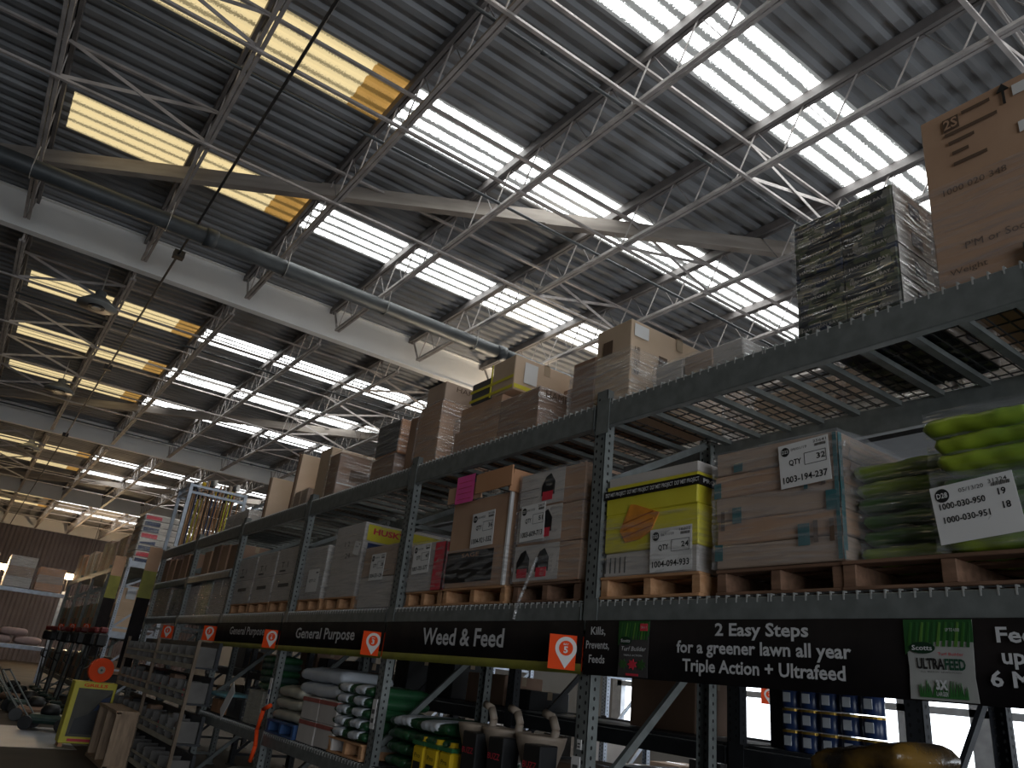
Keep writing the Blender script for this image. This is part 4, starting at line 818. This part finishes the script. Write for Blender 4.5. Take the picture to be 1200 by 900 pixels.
for l in range(4):
    for c in range(5):
        x = -3.14+.135*c; z = 1.432+.125*l; t = thing('paint_can', f'navy can with a gold rim, {ORD[c]} from the left in {["the bottom", "the second", "the third", "the top"][l]} row', 'can', (x, 4.48, z), 'stacked navy cans')
        MB().lathe((x, 4.48, z), [(.06, 0), (.062, .004), (.062, .108), (.058, .112)], 16).build('can_body', m_navy, t, True); MB().lathe((x, 4.48, z+.104), [(.064, 0), (.064, .014), (.058, .014)], 16).build('gold_rim', m_goldrim, t); MB().box(x-.02, x+.03, 4.412, 4.418, z+.03, z+.085).build('paper_label', m_bagw, t)
# rack across the next aisle
for i, x in enumerate((-3.0, -6.2, -9.4, -12.6, -15.8)):
    upright(x, 8.6, 9.6, 3.3, f'grey upright across the next aisle, {ORD[i]} from the right', m_silver, True, 'uprights across the next aisle', True)
for i, x in enumerate((-6.2, -9.4, -12.6, -15.8)):
    for z in (.3, 1.25): beam(x, x+3.2, 8.6, z, z+.11, True, f'{"low" if z < 1 else "waist-high"} beam across the next aisle, {ORD[i]} bay from the right', m_rackd, 'beams across the next aisle')
    t = thing('low_shelf_board', f'low shelf board across the next aisle, {ORD[i]} bay from the right', 'shelf', (x+1.6, 9.1, .41), 'shelf boards across the next aisle'); MB().cbox(x+.06, x+3.14, 8.64, 9.55, .392, .412, .004).build('board', m_rackd, t); MB().box(x+.06, x+3.14, 8.636, 8.64, .37, .412).build('front_lip', m_rackd, t)
    for k in range(4): stack('next_aisle_carton', f'{["white", "grey", "black", "pale"][k]} carton across the next aisle, {ORD[i]} bay from the right', 'box', x+.2+.72*k, x+.75+.72*k, 8.7, 9.4, .415, .75+.12*k, 1, 1, [[m_cardw, m_card2, m_black, m_cardw][k]], None, seed=230+4*i+k, tape=True)
bay_sign(-6.32, 1.86, '4', 'orange bay four sign seen through the rack', 8.55)
t = thing('aisle_post_sign', 'narrow green and black vertical sign seen through the rack', 'sign', (-6.0, 8.5, 1.2)); MB().box(-6.15, -5.97, 8.53, 8.54, 1.2, 1.75).build('black_panel', m_bann, t); MB().box(-6.15, -5.97, 8.53, 8.54, 1.75, 2.0).build('green_panel', m_greeny, t)

# ------------------------------------------------------------------ display fixtures at the left end of the near rack
t = thing('wire_bin_display', 'tall shelf display with divided clear bins at the left of the near rack', 'display shelf', (-12.6, 2.8, 0))
for x in (-15.0, -12.7, -10.4): MB().box(x-.02, x+.02, 2.62, 2.66, 0, 1.75).build('display_post', m_oak, t)
for z in (.12, .55, 1.0, 1.42):
    MB().box(-15.0, -10.4, 2.64, 2.95, z, z+.02).build('shelf_tray', m_rackd, t); MB().box(-15.0, -10.4, 2.62, 2.64, z-.01, z+.045).build('price_rail', m_bagc, t); MB().box(-15.0, -10.4, 2.625, 2.638, z+.12, z+.15).build('top_rail', m_bagc, t)
    for k in range(11): x = -14.9+.44*k; MB().box(x-.006, x+.006, 2.63, 2.9, z+.02, z+.26).build('bin_divider', m_clear, t)
    MB().box(-14.98, -10.42, 2.90, 2.94, z+.02, z+.33).build('back_panel', m_rackd, t)
for k in range(20):
    x = -14.7+.44*(k % 10); z = (.575, 1.025)[k//10]
    tt = thing('small_packet', f'small packet in the bin display, {ORD[k % 10]} bin from the left on the {["middle", "upper"][k//10]} tray', 'packet', (x, 2.8, z), 'packets in the bin display'); MB().cbox(x-.13, x+.13, 2.70, 2.86, z, z+.2+.04*(k % 3), .012, .01).build('packet_body', [m_clear, m_cardd, m_black, m_clear][k % 4], tt); MB().box(x-.1, x+.1, 2.692, 2.70, z+.05, z+.14).build('packet_label', [m_paper, m_red, m_bagw][k % 3], tt)
t = thing('wooden_crate_shelf', 'open raw wood frame standing on the floor before the rack', 'crate', (-13.3, 2.45, 0))
for x in (-13.9, -13.2, -12.5): MB().box(x-.04, x+.04, 2.3, 2.36, 0, .72).build('upright_board', m_pine, t); MB().box(x-.015, x+.015, 2.36, 2.6, 0, .72).build('side_board', m_pine, t)
for z in (0, .70): MB().box(-13.94, -12.46, 2.29, 2.6, z, z+.04).build('cross_board', m_pine, t)
t = thing('yellow_display_carton', 'tall yellow-framed display carton with a machine picture standing on the floor', 'display box', (-14.8, 2.35, 0))
MB().cbox(-15.15, -14.78, 1.98, 2.62, .06, .98, .01).build('carton_body', m_yel, t)
a = MB().box(-14.779, -14.776, 2.06, 2.58, .16, .88).build('picture_panel', M('pic_grey', (.085, .08, .065), .6), t)
MB().add([(-14.774, y, z) for y, z in ((2.1, .2), (2.58, .2), (2.58, .85), (2.45, .72), (2.3, .5), (2.12, .42))], [(0, 1, 2, 3, 4, 5)]).build('machine_picture', m_black, a); MB().add([(-14.772, y, z) for y, z in ((2.36, .55), (2.55, .6), (2.57, .78), (2.46, .74))], [(0, 1, 2, 3)]).build('blue_hood_picture', m_navy, a); text('GRILLS', m_orange, a, (-14.773, 2.3, .93), .36, .045, 'side', bold=.02)
MB().box(-14.776, -14.77, 2.1, 2.45, .09, .13).build('red_bar', m_red, t)
for y in (2.03, 2.55): MB().box(-15.1, -14.8, y-.03, y+.03, 0, .06).build('foot', m_cardo, t)
t = thing('orange_reel', 'orange disc reel with a grey hub on top of the yellow display carton', 'reel', (-14.9, 2.32, .98))
MB().lathe((-15.0, 2.32, 1.17), [(.19, 0), (.19, .16)], 28, axis='x').build('reel_disc', m_orange, t); MB().lathe((-14.845, 2.32, 1.17), [(.06, 0), (.055, .02)], 20, axis='x').build('hub', m_beige, t); MB().lathe((-14.83, 2.32, 1.17), [(.02, 0), (.018, .015)], 12, axis='x').build('hub_cap', m_dgreen, t)
# mowers in the aisle
def mower(x, y, rz, label, m):
    t = thing('push_mower', label, 'mower', (0, 0, 0), 'machines parked along the far rack')
    MB().cbox(-.32, .32, -.24, .24, .12, .27, .05).build('deck', m, t); MB().lathe((0, 0, .27), [(.16, 0), (.17, .08), (.12, .16), (.06, .18)], 16).build('engine', m_black, t, True)
    for sx in (-.3, .3):
        for sy in (-.27, .27): MB().lathe((sx, sy-.025, .12), [(.115, 0), (.12, .01), (.12, .04), (.115, .05)], 16, axis='y').build('wheel', m_black, t)
    for sy in (-.2, .2): MB().tube((-.3, sy, .22), (-.95, sy, .95), .014, 6).build('handle_tube', m_rack, t)
    MB().tube((-.95, -.21, .95), (-.95, .21, .95), .016, 6).build('grip_bar', m_black, t)
    t.location = (x, y, 0); t.rotation_euler.z = rz; return t
for k, (x, y) in enumerate(((-17.2, 2.05), (-18.9, 1.95), (-20.7, 1.95), (-22.6, 1.9), (-24.8, 1.9))): mower(x, y, math.radians(70+15*k), ['dark green machine parked beside the yellow display carton', 'second dark machine along the far rack', 'third dark machine along the far rack', 'fourth dark machine along the far rack', 'farthest dark machine before the cross rack'][k], m_dgreen if k % 2 == 0 else m_cardd)

def trimmer(label):
    t = thing('string_trimmer', label, 'trimmer', (0, 0, 0), 'dark trimmers standing along the far rack')
    MB().lathe((0, 0, 0), [(.16, 0), (.16, .03), (.05, .06)], 14).build('floor_stand', m_black, t); MB().tube((0, 0, .05), (.12, 0, 1.55), .02, 8).build('shaft', m_black, t)
    MB().cbox(.02, .26, -.11, .11, 1.5, 1.78, .04).build('engine', m_black, t); MB().cbox(.05, .24, -.08, .08, 1.78, 1.90, .03).build('red_cover', M('cover_red', (.16, .02, .02), .5), t)
    MB().path([(.07, 0, 1.0), (.07, .14, 1.08), (.07, .14, 1.2), (.09, 0, 1.22)], .015, 6).build('loop_handle', m_black, t); MB().cbox(-.12, .14, -.12, .12, .12, .2, .03).build('guard', m_dgreen, t); return t
proto_t = trimmer('dark trimmer with a red cover, first from the right along the far rack')
for k in range(9):
    o = proto_t if k == 0 else copy_tree(proto_t)
    o.location = (-18.7-1.15*k, 2.72-.05*(k % 2), 0); o.rotation_euler.z = .5*k; o['label'] = f'dark trimmer with a red cover, {ORD[k]} from the right along the far rack'
# ------------------------------------------------------------------ far rack run and cross rack
FX = [-19.9, -22.6, -25.3, -28.0, -30.7]
for i, x in enumerate(FX): upright(x, 3.0, 4.07, 3.5, ['bright perforated end upright of the far rack', 'second upright of the far rack', 'third upright of the far rack', 'fourth upright of the far rack', 'last upright of the far rack'][i], m_silver if i == 0 else m_rack, i == 0, 'far rack uprights')
for i in range(4):
    for z, nm in ((.5, 'low'), (1.69, 'middle'), (3.28, 'top')):
        for y, f in ((3.0, True), (4.07, False)): beam(FX[i+1], FX[i], y, z, z+.12, f, f'{nm} {"front" if f else "rear"} beam of the far rack, {ORD[i]} bay', m_rack, 'far rack beams')
        t = thing('far_shelf_board', f'{nm} shelf board of the far rack, {ORD[i]} bay', 'shelf', ((FX[i]+FX[i+1])/2, 3.5, z+.12), 'far rack shelf boards'); MB().cbox(FX[i+1]+.06, FX[i]-.06, 3.04, 4.03, z+.12, z+.14, .004).build('board', m_rack, t); MB().box(FX[i+1]+.06, FX[i]-.06, 3.03, 3.04, z+.1, z+.14).build('front_lip', m_rack, t)
    mm = [[m_cardd, m_card], [m_card2, m_cardd], [m_cardw, m_card2], [m_card2, m_cardo]][i]
    for k in range(2):
        for z, h, nm in ((3.425, .75-.12*k+.1*(i % 2), 'top'), (1.835, .7, 'middle'), (.645, .6, 'low')):
            if i == 0 and k == 1 and z > 1: continue
            stack('far_wrapped_load', f'{["left", "right"][k]} wrapped load on the {nm} shelf of the far rack, {ORD[i]} bay', 'boxes', FX[i+1]+.15+1.25*k, FX[i+1]+1.3+1.25*k, 3.06, 3.98, z, z+h, 2, 2, mm if z > 3 else [m_cardd, m_black, m_bagd], m_wrap if z > 3 else None, seed=260+i*8+k)
for z in (3.30, 1.72): t = thing('end_cross_tie', f'bright {"upper" if z > 3 else "lower"} cross tie on the end frame of the far rack', 'tie bar', (-19.85, 3.5, z)); MB().box(-19.84, -19.80, 3.06, 4.01, z, z+.14).build('tie_body', m_silver, t); MB().box(-19.85, -19.795, 3.02, 3.06, z-.02, z+.16).build('tie_bracket', m_silver, t)
t = thing('striped_package_tower', 'tall tower of white packages with blue and red print on the far rack', 'packages', (-20.6, 3.5, 3.425))
for l in range(8):
    z = 3.425+.148*l; c_ = MB().cbox(-21.1, -20.05, 3.1+.01*(l % 2), 3.95, z, z+.145, .02, .012).build('package', m_cardw, t)
    patch(c_, 3.14, 3.5, -20.045, z+.02, z+.12, m_red if l % 3 == 1 else m_navy, 'colour_print', side=True); patch(c_, -21.05, -20.1, 3.1, z+.02, z+.12, m_card2, 'front_print')
wrapshell(t, -21.1, -20.05, 3.1, 3.96, 3.425, 4.6, m_wrap, 33)
t = stack('end_shelf_cartons', 'tan cartons on the middle shelf at the end of the far rack', 'boxes', -20.75, -20.1, 3.1, 3.6, 1.85, 2.9, 3, 1, [m_card3], None, seed=300); patch(t, 3.2, 3.4, -20.09, 2.6, 2.85, m_bagw, 'white_sheet', side=True)
for x, y, z0, l in ((-16.12, 2.95, 1.2, 'vertical brown, yellow and black sign on the end of the near rack'), (-19.98, 2.93, 1.3, 'vertical brown, yellow and black sign on the end of the far rack')):
    t = thing('vertical_end_sign', l, 'sign', (x, y, z0), 'vertical end signs'); x += .1
    MB().box(x, x+.02, y-.22, y+.02, z0+1.75, z0+2.2).build('brown_panel', m_card, t); MB().box(x, x+.02, y-.22, y+.02, z0+1.25, z0+1.75).build('yellow_panel', m_yeld, t); MB().box(x, x+.02, y-.22, y+.02, z0, z0+1.25).build('black_panel', m_bann, t); MB().box(x-.06, x+.02, y+.02, 3.0, z0+.5, z0+.54).build('bracket', m_rack, t)
for k, x in enumerate((-22.6, -25.3, -28.0)): bay_sign(x, 1.9, str(2*k+2), f'small blurred orange sign on the far rack, {ORD[k]} from the right', 2.9)
# cross rack before the end wall
CR = -32.5
for i, y in enumerate((-1.2, 1.0, 3.2)):
    t = thing('cross_rack_post', f'grey post of the cross rack, {ORD[i]} from the left', 'rack upright', (CR, y, 0), 'cross rack posts'); MB().box(CR-.04, CR+.04, y-.05, y+.05, 0, 3.2).build('post', m_silver, t); MB().box(CR-.08, CR+.08, y-.08, y+.08, 0, .015).build('foot_plate', m_silver, t); MB().box(CR-1.1, CR-1.02, y-.05, y+.05, 0, 3.2).build('rear_post', m_silver, t)
for i, (y0, y1) in enumerate(((-1.15, .95), (1.05, 3.15))):
    for z, nm in ((1.08, 'low'), (2.92, 'high')):
        t = thing('cross_rack_beam', f'pale {nm} beam of the cross rack, {["left", "right"][i]} bay', 'beam', (CR, (y0+y1)/2, z), 'cross rack beams'); MB().cbox(CR, CR+.05, y0, y1, z, z+.14, .01).build('beam_body', m_silver, t); MB().box(CR-1.0, CR, y0, y1, z+.12, z+.14).build('deck_board', m_rack, t)
    for k in range(2):
        y = y0+.1+1.0*k; o = stack('cross_rack_load', f'wrapped load on the cross rack, {["first", "second", "third", "fourth"][2*i+k]} from the left', 'boxes', CR-.95, CR-.05, y, y+.85, 3.085, 3.9+.25*((i+k) % 2), 3, 1, [m_cardw if (i+k) % 2 else m_cardo, m_card2], m_wrap2, 'loads on the cross rack', seed=310+2*i+k)
for k in range(3): bag_thing('pink_sack', f'{["left", "right", "top"][k]} pinkish sack on the low shelf of the cross rack', (CR-.45, 1.55+.95*k if k < 2 else 2.0, 1.375 if k < 2 else 1.63), .8, .85, .24, M('sack_pink', (.5, .36, .34), .6, 0, .1), 330+k, 'pink sacks')
# warm flood lamps on the cross rack wall side
for i, (x, y, z) in enumerate(((CR-1.06, 1.0, 3.75), (CR-1.06, 3.2, 3.75), (-50, 5.5, 5.0))):
    t = thing('flood_lamp', ['left warm flood lamp behind the cross rack loads', 'right warm flood lamp behind the cross rack loads', 'warm flood lamp near the ribbed end wall'][i], 'lamp', (x, y, z-.15), 'warm flood lamps')
    MB().cbox(x-.06, x+.06, y-.18, y+.18, z-.12, z+.12, .02).build('housing', m_black, t)
    me_ = bpy.data.materials.get('warm_lens') or bpy.data.materials.new('warm_lens'); me_.use_nodes = True; b_ = me_.node_tree.nodes['Principled BSDF']; b_.inputs['Emission Color'].default_value = (1, .72, .36, 1); b_.inputs['Emission Strength'].default_value = 25
    MB().box(x+.06, x+.065, y-.15, y+.15, z-.10, z+.10).build('lens', me_, t)
    MB().tube((x, y, z+.12), (x, y, 8.6), .015, 6).build('stem', m_black, t) if i == 2 else MB().tube((x, y, 3.2), (x, y, z-.12), .02, 6).build('stem', m_black, t)
    L = bpy.data.lights.new('flood_light', 'POINT'); L.energy = (60, 60, 420)[i]; L.color = (1, .70, .40); L.shadow_soft_size = .25; lo = bpy.data.objects.new('flood_light', L); C.objects.link(lo); lo.parent = t; lo.location = (.4, 0, .15)
